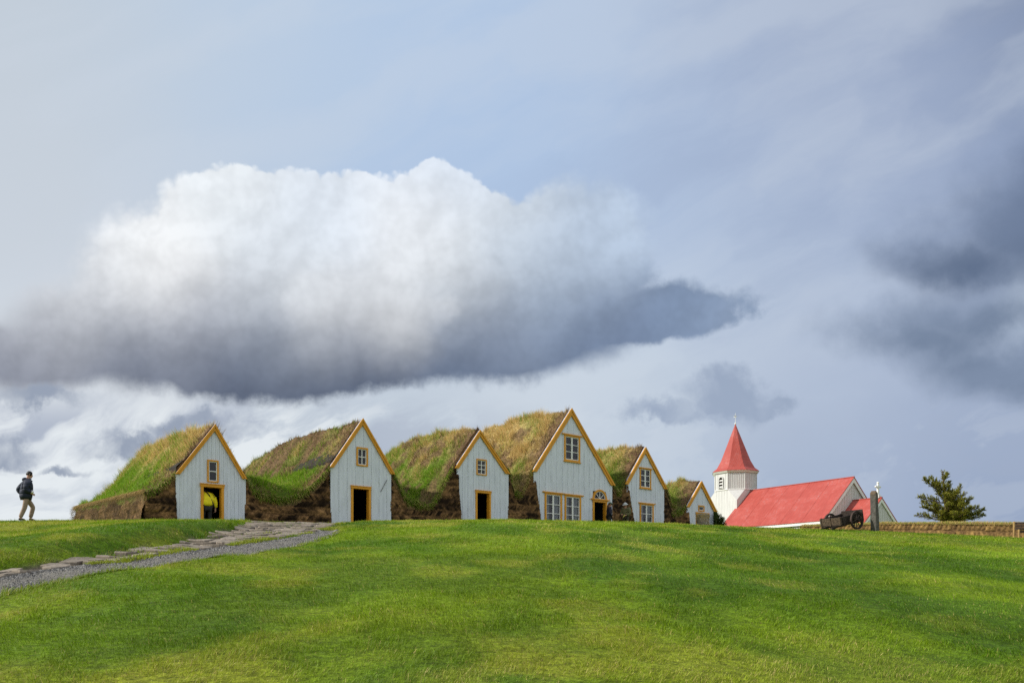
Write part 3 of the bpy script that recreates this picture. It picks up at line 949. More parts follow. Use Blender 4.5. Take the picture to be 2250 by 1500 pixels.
def roof_tint(h, i, u, s):
    """0..1 weights for hay / earth at a point of the roof"""
    x = np.where(u < h['uA'], (h['uA'] - u) / max(h['uA'] - (h['vl'][0] if h['vl'] else WALL1_U), 0.1), (u - h['uA']) / max(h['vr'][0] - h['uA'], 0.1))
    n = fbm(u * 1.1 + i * 9, s * 0.8, 4, 300 + i) - .5
    n2 = fbm(u * 3.0 + i * 9, s * 3.0, 3, 340 + i) - .5
    hay = np.clip(h['hay'][0] + h['hay'][1] * x + 1.7 * n + 0.5 * n2, 0, 1)
    edge = 1 - sstep(s + 1.1 * n2, 0.25, 1.5 if i else 0.9)
    edge = edge * (1 - 0.6 * sstep(x, .55, .8))
    if h.get('slabs'):
        top = 1 - sstep(x + 0.6 * n + .25 * n2, 0.26, 0.38)
        edge = np.maximum(edge, 0.95 * top * (0.55 + 0.45 * sstep(vnoise(u * 2.2, s * 1.2, 61), 0.25, 0.5)))
    elif i in (2, 3):
        edge = np.maximum(edge, 0.85 * sstep(fbm(u * 1.9, s * 1.5, 4, 400 + i), 0.52, 0.62))
    elif i == 0:
        edge = np.maximum(edge, 0.8 * np.exp(-((s - 0.6) / 0.9) ** 2) * sstep(x, .35, .65))
    return hay, edge, x

def make_roof(h, i, parent, loc):
    ul = (WALL1_U - 0.05) if h['vl'] is None else h['ext'][0]
    ur = h['ext'][1]
    nu = int((ur - ul) / 0.085); ns = int(h['L'] / 0.11)
    us = np.linspace(ul, ur, nu); ss = 0.05 + (np.linspace(0, 1, ns) ** 1.15) * (h['L'] - 0.05)
    U, S = np.meshgrid(us, ss)
    Uf, Sf = U.ravel(), S.ravel()
    Uw = Uf.copy()
    if h['hip']:
        # plan view: the far end of the first house is rounded
        k = np.clip((Sf - 10.4) / (h['L'] - 10.4), 0, 1)
        inset = 2.0 * (1 - np.sqrt(np.clip(1 - k ** 2, 0, 1)))
        f_ = np.clip((Uf - ul) / (h['uA'] - ul), 0, 1)
        Uw = Uf + inset * (1 - f_) * (Uf < h['uA'])
    Z = roof_z(h, Uf, Sf)
    disp = roof_disp(Uf, Sf, i) * (0.35 + 0.65 * sstep(Sf, 0.05, 0.6))
    if h.get('slabs'):
        hay, edge, x = roof_tint(h, i, Uf, Sf)
        slab = (np.floor((h['uA'] - Uf) / 0.42 + 0.35 * vnoise(Sf * 0.9, Uf * 0, 3)) % 2)
        lip = ((h['uA'] - Uf) / 0.42 + 0.35 * vnoise(Sf * 0.9, Uf * 0, 3)) % 1.0
        disp = disp + 0.05 * (lip - .5) * edge * (Sf > .6)
    Z = Z + disp
    hay, edge, x = roof_tint(h, i, Uf, Sf)
    g = GREEN + (HAY - GREEN) * hay[:, None]
    soil = SOIL + (SOIL2 - SOIL) * fbm(Uf * 4, Sf * 3, 3, 71 + i)[:, None] * 1.2
    col = 0.55 * g * (1 - edge[:, None]) + soil * edge[:, None]
    # close the mesh: a skirt down the front, the sides and the back
    def ring(u_, s_, uw_, z_, c_, dz):
        return np.stack([uw_, s_, z_ - dz], 1)
    co = np.stack([Uw, Sf, Z], 1)
    faces = grid_faces(ns, nu)
    n0 = len(co)
    idx = np.arange(ns * nu).reshape(ns, nu)
    extra = []; ef = []
    for edge_idx, dz, flip in ((idx[0], 0.45, False), (idx[-1], 5.0, True), (idx[:, 0], 0.5 if h['vl'] is None else 1.2, True), (idx[:, -1], 1.2, False)):
        b = n0 + sum(len(e) for e in extra)
        e = co[edge_idx].copy(); e[:, 2] -= dz
        extra.append(e)
        for a in range(len(edge_idx) - 1):
            q = (edge_idx[a], edge_idx[a + 1], b + a + 1, b + a)
            ef.append(q[::-1] if not flip else q)
    co = np.concatenate([co] + extra)
    col = np.concatenate([col, np.tile(SOIL2 * 1.2, (len(co) - n0, 1))])
    faces = np.concatenate([faces, np.array(ef)])
    co2 = co.copy(); co2[:, 0] -= loc[3]; co2[:, 2] -= loc[2]
    roof = arrays_mesh("turf_roof", co2, faces, np.full(len(faces), 4), M['turf'], parent, True, col)
    # grass growing on it
    n = int((ur - ul) * h['L'] * 1000)
    r = np.random.default_rng(40 + i)
    bu = r.uniform(ul + .02, ur - .05, n); bs = 0.06 + (h['L'] - 0.1) * r.random(n) ** 1.2
    hay, edge, x = roof_tint(h, i, bu, bs)
    hidden = (bu > h['uA'] + 0.6) & (bs > 3.0) & (r.random(n) < 0.65)
    clump = fbm(bu * 2.5, bs * 2.5, 3, 500 + i)
    ok = (r.random(n) > 0.74 * edge) & ~hidden & (r.random(n) < 0.25 + 1.2 * clump)
    bu, bs, hay, edge, x, clump = [a[ok] for a in (bu, bs, hay, edge, x, clump)]
    n = len(bu)
    e_ = 0.03
    buw = bu.copy()
    if h['hip']:
        k = np.clip((bs - 10.4) / (h['L'] - 10.4), 0, 1)
        buw = bu + 2.0 * (1 - np.sqrt(np.clip(1 - k ** 2, 0, 1))) * (1 - np.clip((bu - ul) / (h['uA'] - ul), 0, 1)) * (bu < h['uA'])
    zz = roof_z(h, bu, bs)
    gu = (roof_z(h, bu + e_, bs) - zz) / e_; gs = (roof_z(h, bu, bs + e_) - zz) / e_
    gu = np.clip(gu, -2.5, 2.5); gs = np.clip(gs, -2.5, 2.5)
    zz = zz + roof_disp(bu, bs, i) * (0.35 + 0.65 * sstep(bs, 0.05, 0.6)) - 0.01
    nrm = np.stack([-gu, -gs, np.ones(n)], 1); nrm /= np.linalg.norm(nrm, axis=1)[:, None]
    wind = fbm(bu * 0.8, bs * 0.8, 2, 600 + i) - .3
    lean = 0.55 * nrm + np.array([0, 0, 0.45]) + np.stack([0.45 * wind, -0.25 * wind, 0 * wind], 1) + r.normal(0, 0.27, (n, 3))
    # the fringe hanging over the front edge and eaves
    fr = np.exp(-bs / 0.25) * (x > 0.45)
    lean = lean + fr[:, None] * np.array([0, -0.9, -0.7])
    ln = (0.08 + 0.16 * r.random(n)) * (0.35 + 2.6 * clump ** 2) * (0.8 + 0.6 * hay) * (1 - 0.3 * edge)
    ln = np.where(r.random(n) < 0.035, ln + 0.16 * r.random(n), ln)
    isH = r.random(n) < hay * 0.9 + 0.05
    gcol = GREEN + (GREEN2 - GREEN) * r.random(n)[:, None]
    hcol = HAYB + (HAY - HAYB) * (r.random(n) ** 0.6)[:, None]
    c = np.where(isH[:, None], hcol, gcol) * (0.75 + 0.5 * r.random(n))[:, None]
    c = np.where((r.random(n) < edge * 0.7)[:, None], SOIL2 * (0.6 + 0.8 * r.random(n))[:, None], c)
    wd = 0.014 + 0.014 * r.random(n)
    # tufts hanging over the front edge of the turf
    m = int((ur - ul) * 520)
    tu = r.uniform(ul, ur, m); tu = tu[((tu < h['uL'] + .05) | (tu > h['uR'] - .05))]
    m = len(tu)
    tz = roof_z(h, tu, np.full(m, .05)) - 0.22 * r.random(m) ** 1.3
    tl = np.stack([0.35 * r.normal(size=m), -0.8 + 0.35 * r.normal(size=m), -0.7 + 0.5 * r.normal(size=m)], 1)
    th_, te_, tx_ = roof_tint(h, i, tu, np.full(m, 1.6))
    tc = np.where((r.random(m) < 0.35 + 0.5 * th_)[:, None], HAYB + (HAY - HAYB) * r.random(m)[:, None], GREEN + (GREEN2 - GREEN) * r.random(m)[:, None]) * (0.6 + 0.5 * r.random(m))[:, None]
    bu = np.concatenate([bu, tu]); bs = np.concatenate([bs, np.full(m, 0.03)]); buw = np.concatenate([buw, tu]); zz = np.concatenate([zz, tz])
    lean = np.concatenate([lean, tl]); ln = np.concatenate([ln, 0.10 + 0.22 * r.random(m)]); wd = np.concatenate([wd, 0.016 + 0.014 * r.random(m)]); c = np.concatenate([c, tc])
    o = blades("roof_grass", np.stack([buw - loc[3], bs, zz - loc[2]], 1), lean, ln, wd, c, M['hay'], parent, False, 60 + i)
    tag(o, kind="stuff")
    return roof

def turf_pattern(a, z, seed):
    """courses of cut turf: flat strips alternate with herring-bone blocks; returns outward relief and a shade 0..1"""
    zz = z + 0.05 * (fbm(a * 0.7, z * 0, 2, seed) - .5) * 2
    per = 0.30
    row = np.floor(zz / per); f = zz / per - row
    strip = f < 0.34
    fs = (f / 0.34 * 2.0) % 1.0
    d1 = 0.04 * np.sqrt(np.clip(1 - (2 * fs - 1) ** 2, 0, 1))
    fb = np.clip((f - 0.34) / 0.66, 0, 1)
    dirn = np.where((row % 2) == 0, 1.0, -1.0)
    q = a / 0.12 + dirn * fb * 1.25 + hash2(row.astype(np.int64), row.astype(np.int64) * 0, seed) * 3
    fq = q - np.floor(q)
    blk = hash2(np.floor(q).astype(np.int64), row.astype(np.int64), seed + 5)
    d2 = 0.065 * np.sqrt(np.clip(1 - (2 * fq - 1) ** 2, 0, 1)) * np.sin(np.pi * np.clip(fb, 0.04, .96)) ** 0.4 + 0.03 * (blk - .5)
    sb = hash2(np.floor(a / 0.6 + row).astype(np.int64), (row * 2 + (f > .17)).astype(np.int64), seed + 9)
    d = np.where(strip, d1 + 0.02 * (sb - .5), d2)
    sh = np.where(strip, 0.45 + 0.4 * sb, 0.25 + 0.6 * blk)
    d = d + 0.12 * (fbm(a * 1.3, z * 1.3, 3, seed + 3) - .5) + 0.04 * (fbm(a * 9, z * 9, 2, seed + 4) - .5)
    return d, sh

def make_front_wall(name, u0, u1, topf, parent, loc, seed, s_at=0.10, over=0.0, bot=None, na=None):
    """turf wall in the facade plane between two gables; topf(u) = its upper edge"""
    na = na or max(8, int((u1 - u0) / 0.045)); nz = 58
    A = np.linspace(0, 1, na)
    us = u0 + (u1 - u0) * A
    zt = topf(us) + 0.04
    zb = row_ground(us, np.full_like(us, s_at)) - 0.25
    T = np.linspace(0, 1, nz)[:, None]
    Zg = zb[None] + (zt - zb)[None] * T
    Ug = np.repeat(us[None], nz, 0)
    # the foot of the wall creeps over the edge of the gable on its right
    Ug = Ug + over * A[None] ** 3 * (1 - T) ** 1.2
    d, sh = turf_pattern(Ug.ravel(), Zg.ravel(), seed)
    d = d.reshape(Ug.shape); sh = sh.reshape(Ug.shape)
    batter = 0.16 * (1 - T)
    endk = 1.0
    Sg = s_at - d * endk - batter - (0.22 * A[None] ** 8 * (1 - T) ** 0.4 if over else 0)
    if over:
        nearg = sstep(Ug, u1 - 0.16, u1 - 0.04)
        Sg = Sg + (np.minimum(Sg, -0.13 - 0.5 * d) - Sg) * nearg * (T < 0.80)
    co = np.stack([Ug.ravel(), Sg.ravel(), Zg.ravel()], 1)
    c = SOIL * 0.35 + (np.array([0.34, 0.19, 0.08]) - SOIL * 0.35) * np.clip(1.25 * (sh.ravel() - .36) + 1.2 * (fbm(Ug.ravel() * 1.5, Zg.ravel() * 2.2, 3, seed + 7) - .5), 0, 1)[:, None]
    # grass line creeping over the top
    f = grid_faces(nz, na)
    # returns at both ends so that it has thickness
    idx = np.arange(nz * na).reshape(nz, na)
    n0 = len(co); ex = []; ef = []
    for e_idx, fl in ((idx[:, 0], True), (idx[:, -1], False), (idx[-1], False)):
        b = n0 + sum(len(x) for x in ex)
        e = co[e_idx].copy(); e[:, 1] += 0.5
        ex.append(e)
        for k in range(len(e_idx) - 1):
            q = (e_idx[k], e_idx[k + 1], b + k + 1, b + k)
            ef.append(q if fl else q[::-1])
    co = np.concatenate([co] + ex); f = np.concatenate([f, np.array(ef)])
    c = np.concatenate([c, np.tile(SOIL, (len(co) - n0, 1))])
    co[:, 0] -= loc[3]; co[:, 2] -= loc[2]
    return arrays_mesh(name, co, f, np.full(len(f), 4), M['turf'], parent, True, c)

def make_side_wall(h, parent, loc):
    """long outer turf wall of the first house, rounded at its far end"""
    ul = WALL1_U
    pts = []
    for s in np.arange(-0.05, 10.4, 0.06): pts.append((ul, s))
    R = 2.0
    for a in np.linspace(0, math.pi / 2, 44)[1:]:
        pts.append((ul + R - R * math.cos(a), 10.4 + R * math.sin(a) * 1.08))
    for u in np.arange(ul + R + .1, 4.4, 0.1): pts.append((u, 12.56))
    P = np.array(pts)
    seg = np.concatenate([[0], np.cumsum(np.linalg.norm(np.diff(P, axis=0), axis=1))])
    tang = np.gradient(P, axis=0); tang /= np.linalg.norm(tang, axis=1)[:, None]
    nrm = np.stack([-tang[:, 1], tang[:, 0]], 1)
    nz = 44; T = np.linspace(0, 1, nz)[:, None]
    zt = 3.52 + 0.020 * np.clip(P[:, 1], 0, 12) + 0.05
    zb = row_ground(P[:, 0], P[:, 1]) - 0.3
    Z = zb[None] + (zt - zb)[None] * T
    A = np.repeat(seg[None], nz, 0)
    d, sh = turf_pattern(A.ravel(), Z.ravel(), 31)
    d = d * 0.6 + 0.20 * (fbm(A.ravel() * .9, Z.ravel() * 1.1, 3, 44) - .5)
    out = (d.reshape(A.shape) + 0.30 * (1 - T) ** 1.0 - 0.04)
    X = P[None, :, 0] + nrm[None, :, 0] * out; Y = P[None, :, 1] + nrm[None, :, 1] * out
    co = np.stack([X.ravel(), Y.ravel(), Z.ravel()], 1)
    c = SOIL * 0.6 + (np.array([0.19, 0.115, 0.052]) - SOIL * 0.6) * np.clip(1.2 * (sh - .3) + 1.8 * (fbm(A.ravel() * 1.2, Z.ravel() * 1.8, 3, 47) - .42), 0, 1)[:, None]
    f = grid_faces(nz, len(P))
    co[:, 0] -= loc[3]; co[:, 2] -= loc[2]
    w = arrays_mesh("turf_wall", co, f[:, ::-1], np.full(len(f), 4), M['turf'], parent, True, c)
    # dry fringe hanging from the roof edge over the wall
    r = np.random.default_rng(77); n = 9000
    t = r.random(n) * (len(P) - 2); k = t.astype(int)
    off = 0.04 - 0.10 * r.random(n)
    bx = P[k, 0] + nrm[k, 0] * (0.06 + off * 0.5); by = P[k, 1] + nrm[k, 1] * (0.06 + off * 0.5); bz = zt[k] + 0.02 - 0.13 * r.random(n) ** 2 + 0.02
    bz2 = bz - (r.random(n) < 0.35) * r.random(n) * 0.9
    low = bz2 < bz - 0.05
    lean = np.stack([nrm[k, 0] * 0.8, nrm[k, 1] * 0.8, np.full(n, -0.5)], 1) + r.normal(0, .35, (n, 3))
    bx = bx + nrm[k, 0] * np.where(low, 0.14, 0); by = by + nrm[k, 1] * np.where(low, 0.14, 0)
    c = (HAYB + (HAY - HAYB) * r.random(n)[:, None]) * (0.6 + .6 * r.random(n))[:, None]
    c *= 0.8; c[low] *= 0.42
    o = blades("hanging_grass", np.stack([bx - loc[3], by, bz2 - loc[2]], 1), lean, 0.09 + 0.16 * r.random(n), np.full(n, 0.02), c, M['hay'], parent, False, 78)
    tag(o, kind="stuff")

def gable_line(h, u):
    return np.where(u < h['uA'], h['zA'] - h['pL'] * (h['uA'] - u), h['zA'] - h['pR'] * (u - h['uA']))

def make_facade(h, parent, loc, openings):
    """upright boards (or corrugated sheet) under the gable, cut round the openings; openings: (u0, u1, z0, z1)"""
    mb = MB()
    zg = loc[2]
    bw = h['board']
    edges = list(np.arange(h['u0'], h['u1'] - bw * 0.4, bw)) + [h['u1']]
    cuts = sorted(set([round(e, 4) for e in edges] + [round(v, 4) for o in openings for v in (o[0], o[1]) if h['u0'] < v < h['u1']] + [round(h['uA'], 4)]))
    r = random.Random(int(h['wl']))
    proud = {}
    drop = 0.03
    for a, b in zip(cuts[:-1], cuts[1:]):
        if b - a < 0.004: continue
        mid = (a + b) / 2
        k = max(i for i, e in enumerate(edges) if e <= mid + 1e-6)
        if k not in proud:
            proud[k] = ((0.0 if k % 2 else 0.014) if h['kind'] == 'board' else (0.0 if k % 2 else 0.010)) + r.uniform(0, 0.003)
        y0 = -0.028 - proud[k]
        gapw = 0.0025
        aa = a + (gapw if abs(a - edges[k]) < 1e-3 else 0); bb = b - (gapw if (k + 1 < len(edges) and abs(b - edges[k + 1]) < 1e-3) else 0)
        za, zb = float(gable_line(h, aa)) - drop, float(gable_line(h, bb)) - drop
        ivs = [(zg - 0.4, None)]
        for o in openings:
            if o[0] - 1e-3 <= mid <= o[1] + 1e-3:
                new = []
                for lo, hi in ivs:
                    top = hi if hi is not None else 99
                    if o[2] > lo: new.append((lo, min(top, o[2])))
                    if o[3] < top: new.append((max(lo, o[3]), hi))
                ivs = new
        for lo, hi in ivs:
            h0 = za if hi is None else min(hi, za); h1 = zb if hi is None else min(hi, zb)
            if min(h0, h1) - lo < 0.01: continue
            mb.prism([(aa - loc[3], lo - zg), (bb - loc[3], lo - zg), (bb - loc[3], h1 - zg), (aa - loc[3], h0 - zg)], y0, 0.0)
    # backing sheet, just behind the joints
    for a, b in zip(cuts[:-1], cuts[1:]):
        mid = (a + b) / 2
        if b - a < 0.004: continue
        za, zb = float(gable_line(h, a)) - drop - .01, float(gable_line(h, b)) - drop - .01
        ivs = [(zg - 0.4, None)]
        for o in openings:
            if o[0] - 1e-3 <= mid <= o[1] + 1e-3:
                new = []
                for lo, hi in ivs:
                    top = hi if hi is not None else 99
                    if o[2] > lo: new.append((lo, min(top, o[2])))
                    if o[3] < top: new.append((max(lo, o[3]), hi))
                ivs = new
        for lo, hi in ivs:
            h0 = za if hi is None else min(hi, za); h1 = zb if hi is None else min(hi, zb)
            if min(h0, h1) - lo < 0.01: continue
            mb.add([(a - loc[3], 0.004, lo - zg), (b - loc[3], 0.004, lo - zg), (b - loc[3], 0.004, h1 - zg), (a - loc[3], 0.004, h0 - zg)], [(0, 1, 2, 3)])
    return mb.build("facade", M['facade'], parent)

def make_bargeboards(h, parent, loc):
    uo, zg = loc[3], loc[2]
    for sgn, p, uf, zf in ((-1, h['pL'], h['uL'], h['zL']), (1, h['pR'], h['uR'], h['zR'])):
        c = math.cos(math.atan(p)); si = math.sin(math.atan(p))
        w = h['bw']
        A = (h['uA'], h['zA']); B = (uf, zf)
        def plank(w0, w1, y0, y1):
            # strip parallel to the slope between perpendicular depths w0 and w1, level cut at the foot
            a0 = (A[0], A[1] - w0 / c); a1 = (A[0], A[1] - w1 / c)
            b0 = (B[0] - sgn * w0 / si, B[1]); b1 = (B[0] - sgn * w1 / si, B[1])
            poly = [a0, a1, b1, b0] if sgn > 0 else [a0, b0, b1, a1]
            poly = [(x - uo, z - zg) for x, z in poly]
            return MB().prism(poly, y0, y1)
        o1 = plank(0.03, w, -0.115, -0.055).build("bargeboard", M['ochre'], parent, 0.006)
        o2 = plank(0.0, w * 0.45, -0.150, -0.117).build("edge_board", M['ochre'], o1, 0.006)

def make_window(h, wd, parent, loc):
    uo, zg = loc[3], loc[2]
    u0, u1 = fu(wd['px'][0]), fu(wd['px'][1])
    pm = (wd['px'][0] + wd['px'][1]) / 2
    z1, z0 = fz(pm, wd['py'][0]), fz(pm, wd['py'][1])
    z0 = max(z0, zg + 0.25)
    fr = wd['fr']
    x0, x1 = u0 - uo, u1 - uo
    Z0, Z1 = z0 - zg, z1 - zg
    lt = wd.get('lintel', 0)
    fb = MB()
    fb.box(x0, x0 + fr, -0.085, 0.03, Z0, Z1 - (0.06 if lt else 0)); fb.box(x1 - fr, x1, -0.085, 0.03, Z0, Z1 - (0.06 if lt else 0))
    fb.box(x0 + fr, x1 - fr, -0.083, 0.03, Z1 - fr * (1.25 if lt else 1), Z1 - (0.06 if lt else 0))
    fb.box(x0 + fr, x1 - fr, -0.083, 0.03, Z0, Z0 + fr * 0.8)
    if lt:
        fb.box(x0 - lt, x1 + lt, -0.125, 0.02, Z1 - 0.06, Z1)
        fb.box(x0 - 0.05, x1 + 0.05, -0.115, 0.02, Z0 - 0.05, Z0)
    f = fb.build("window", M['ochre'], parent, 0.005)
    sx0, sx1, sz0, sz1 = x0 + fr, x1 - fr, Z0 + fr * 0.8, Z1 - fr * (1.25 if lt else 1)
    sb = MB(); t = 0.035 if not wd.get('mull') else 0.045
    sb.box(sx0, sx0 + t, -0.05, 0.02, sz0, sz1); sb.box(sx1 - t, sx1, -0.05, 0.02, sz0, sz1)
    sb.box(sx0 + t, sx1 - t, -0.049, 0.02, sz0, sz0 + t); sb.box(sx0 + t, sx1 - t, -0.049, 0.02, sz1 - t, sz1)
    gw = (sx1 - sx0 - 2 * t)
    mt = 0.035
    if wd['c'] == 2:
        mw = 0.11 if wd.get('mull') else mt
        cx = (sx0 + sx1) / 2
        sb.box(cx - mw / 2, cx + mw / 2, -0.048, 0.02, sz0 + t, sz1 - t)
    for k in range(1, wd['r']):
        z = sz0 + t + (sz1 - sz0 - 2 * t) * k / wd['r']
        sb.box(sx0 + t, sx1 - t, -0.045, 0.018, z - mt / 2, z + mt / 2)
    sb.build("sash", M['white'], f, 0.003)
    MB().add([(sx0 + 0.01, -0.010, sz0 + 0.01), (sx1 - 0.01, -0.010, sz0 + 0.01), (sx1 - 0.01, -0.010, sz1 - 0.01), (sx0 + 0.01, -0.010, sz1 - 0.01)], [(0, 1, 2, 3)]).build("pane", M['glass'], f)
    if wd.get('curtain'):
        # half-drawn curtains hanging in folds behind the glass
        for ca, cb in ((sx0, sx0 + 0.30 * (sx1 - sx0)), (sx1 - 0.34 * (sx1 - sx0), sx1)):
            nn = 14; cm = MB()
            vs = []
            for k in range(nn + 1):
                xx = ca + (cb - ca) * k / nn
                yy = 0.07 + 0.014 * math.sin(k * 2.1)
                vs += [(xx, yy, sz0 - .02), (xx, yy, sz1 + .02)]
            cm.add(vs, [(2 * k, 2 * k + 2, 2 * k + 3, 2 * k + 1) for k in range(nn)]).build("curtain", M['curtain'], f)
    return (u0 + fr * .4, u1 - fr * .4, z0 + .02, z1 - .03)

def make_door(h, dd, parent, loc):
    uo, zg = loc[3], loc[2]
    u0, u1 = fu(dd['px'][0]), fu(dd['px'][1])
    pm = (dd['px'][0] + dd['px'][1]) / 2
    z1 = fz(pm, dd['py'])
    x0, x1, Z1 = u0 - uo, u1 - uo, z1 - zg
    fr = 0.10 if (u1 - u0) > 0.85 else 0.085
    if dd.get('arch'): fr = 0.115
    b = MB()
    b.box(x0, x0 + fr, -0.09, 0.14, -0.3, Z1 - fr); b.box(x1 - fr, x1, -0.09, 0.14, -0.3, Z1 - fr)
    b.box(x0 - 0.02, x1 + 0.02, -0.10, 0.14, Z1 - fr, Z1)
    if not dd.get('arch'):
        b.box(x0 - 0.035, x1 + 0.035, -0.12, 0.02, Z1, Z1 + 0.035)
    f = b.build("door_frame", M['ochre'], parent, 0.006)
    MB().box(x0 + fr, x1 - fr, 0.01, 0.14, -0.42, -0.30).build("threshold", M['old_wood'], f, 0.005)
    # open door leaf swung inwards against the right-hand wall
    d = MB()
    w = (x1 - x0) - 2 * fr
    for k in range(4):
        d.box(x0 + fr + 0.005, x0 + fr + 0.045, 0.15 + k * w / 4 + .004, 0.15 + (k + 1) * w / 4 - .004, 0.04, Z1 - fr - 0.03)
    leaf = d.build("door", M['ochre'], parent, 0.004)
    hm = MB(); hm.tube([(x0 + fr + 0.05, 0.15 + w - 0.10, 0.85), (x0 + fr + 0.10, 0.15 + w - 0.10, 0.85), (x0 + fr + 0.10, 0.15 + w - 0.22, 0.85)], 0.012, 6)
    hm.build("handle", M['iron'], leaf)
    if dd.get('arch'):
        # semicircular fanlight in a round ochre arch above the lintel
        zt = fz(pm, dd['arch']) - zg
        cx = (x0 + x1) / 2; ro = (x1 - x0) / 2; hh = zt - Z1 - 0.05
        MB().box(x0 - 0.17, x1 + 0.17, -0.15, 0.02, Z1, Z1 + 0.07).build("lintel", M['ochre'], f, 0.005)
        zb = Z1 + 0.07
        n = 18
        def arc(r_in, r_out, y0, y1, name, mat, par):
            mb = MB(); vs = []; fs = []
            for k in range(n + 1):
                a = math.pi * k / n
                for rr in (r_in, r_out):
                    for yy in (y0, y1):
                        vs.append((cx + rr * math.cos(a), yy, zb + rr * (hh / ro) * math.sin(a)))
            for k in range(n):
                o = k * 4; p = o + 4
                fs += [(o, p, p + 2, o + 2), (o + 1, o + 3, p + 3, p + 1), (o, o + 1, p + 1, p), (o + 2, p + 2, p + 3, o + 3)]
            fs += [(0, 2, 3, 1), (n * 4, n * 4 + 1, n * 4 + 3, n * 4 + 2)]
            return mb.add(vs, fs).build(name, mat, par, 0.004)
        w_ = arc(ro - 0.11, ro, -0.10, 0.03, "fanlight", M['ochre'], parent)
        arc(ro - 0.15, ro - 0.112, -0.06, 0.02, "sash", M['white'], w_)
        bars = MB()
        for a in (45, 90, 135):
            c_, s_ = math.cos(rad(a)), math.sin(rad(a)) * hh / ro
            rr = ro - 0.14
            bars.bar((cx, -0.045, zb), (cx + rr * c_, -0.045, zb + rr * s_), 0.03, 0.03, (0, 1, 0))
        bars.box(x0 + 0.13, x1 - 0.13, -0.06, 0.0, zb, zb + 0.03)
        bars.build("glazing_bars", M['white'], w_)
        vs = [(cx + (ro - 0.13) * math.cos(math.pi * k / n), -0.01, zb + (ro - 0.13) * (hh / ro) * math.sin(math.pi * k / n)) for k in range(n + 1)]
        MB().add(vs, [tuple(range(n + 1))]).build("pane", M['glass'], w_)
        return (u0 + .03, u1 - .03, zg - 9, z1 + 0.07 + hh * 0.80)
    return (u0 + .03, u1 - .03, zg - 9, z1 - .03)

HOUSE_ROOT = []
def build_houses():
    for i, h in enumerate(HOUSES):
        uc = (h['u0'] + h['u1']) / 2
        x, y = rw(uc, 0.0)
        zg = gz(x, y)
        root = empty("turf_house", (x, y, zg), ROW_RZ)
        tag(root, h['label'], "house", "turf houses standing in a row on the hill")
        loc = (x, y, zg, uc)
        HOUSE_ROOT.append((root, loc))
        ops = []
        for wd in h['win']:
            ops.append(make_window(h, wd, root, loc))
        if h['door']:
            ops.append(make_door(h, h['door'], root, loc))
        make_facade(h, root, loc, ops)
        make_bargeboards(h, root, loc)
        make_roof(h, i, root, loc)
        # a closed dark room behind the facade
        rm = MB()
        D = 5.0
        x0, x1 = h['u0'] - uc + 0.03, h['u1'] - uc - 0.03
        zt = min(h['zL'], h['zR']) - zg + 0.3
        za = h['zA'] - zg - 0.35
        xa = h['uA'] - uc
        for yy, fl in ((D, False),):
            rm.add([(x0, yy, -0.4), (x1, yy, -0.4), (x1, yy, zt), (xa, yy, za), (x0, yy, zt)], [(0, 1, 2, 3, 4)])
        rm.add([(x0, 0.01, -0.4), (x0, D, -0.4), (x0, D, zt), (x0, 0.01, zt)], [(0, 1, 2, 3)])
        rm.add([(x1, 0.01, -0.4), (x1, D, -0.4), (x1, D, zt), (x1, 0.01, zt)], [(3, 2, 1, 0)])
        rm.add([(x0, 0.01, zt), (x0, D, zt), (xa, D, za), (xa, 0.01, za)], [(0, 1, 2, 3)])
        rm.add([(x1, 0.01, zt), (x1, D, zt), (xa, D, za), (xa, 0.01, za)], [(3, 2, 1, 0)])
        rm.add([(x0, 0.01, -0.38), (x1, 0.01, -0.38), (x1, D, -0.38), (x0, D, -0.38)], [(0, 1, 2, 3)])
        rm.build("room", M['dark_in'], root)
        # turf walls in the gap on its left
        if i == 0:
            make_side_wall(h, root, loc)
            make_front_wall("turf_wall", WALL1_U - 0.02, h['u0'] + 0.02, lambda u: 3.48 + 0.50 * np.clip((u - WALL1_U) / 1.07, 0, 1) ** 1.3, root, loc, 11, 0.05)
        else:
            p = HOUSES[i - 1]
            um = h['vl'][0]
            def top(u, h=h, p=p, um=um):
                return np.where(u > um, roof_z(h, u, np.full_like(u, .05)), roof_z(p, u, np.full_like(u, .05)))
            um = (h['ext'][0] + p['ext'][1]) / 2
            ov = {1: 0.0, 2: 0.12, 3: 0.45, 4: 0.75, 5: 0.42}[i]
            make_front_wall("turf_wall", p['u1'] - 0.04, h['u0'] + 0.03, lambda u, f_=top: f_(u) - 0.16, root, loc, 20 + i, 0.12, ov)
        if i == len(HOUSES) - 1:
            make_front_wall("turf_wall", h['u1'] - 0.03, h['vr'][0] + 0.1, lambda u: roof_z(h, u, np.full_like(u, .05)), root, loc, 57, 0.15)
        if h.get('rod'):
            a = (fu(847.5), fz(847.5, 1054.5)); b = (fu(835), fz(835, 1079))
            r = MB(); r.tube([(b[0] - uc, -0.06, b[1] - zg - 0.02), (b[0] - uc, -0.09, b[1] - zg), (a[0] - uc, -0.10, a[1] - zg), (a[0] - uc + .02, -0.06, a[1] - zg)], 0.012, 6)
            r.build("door_hook", M['iron'], root)
build_houses()

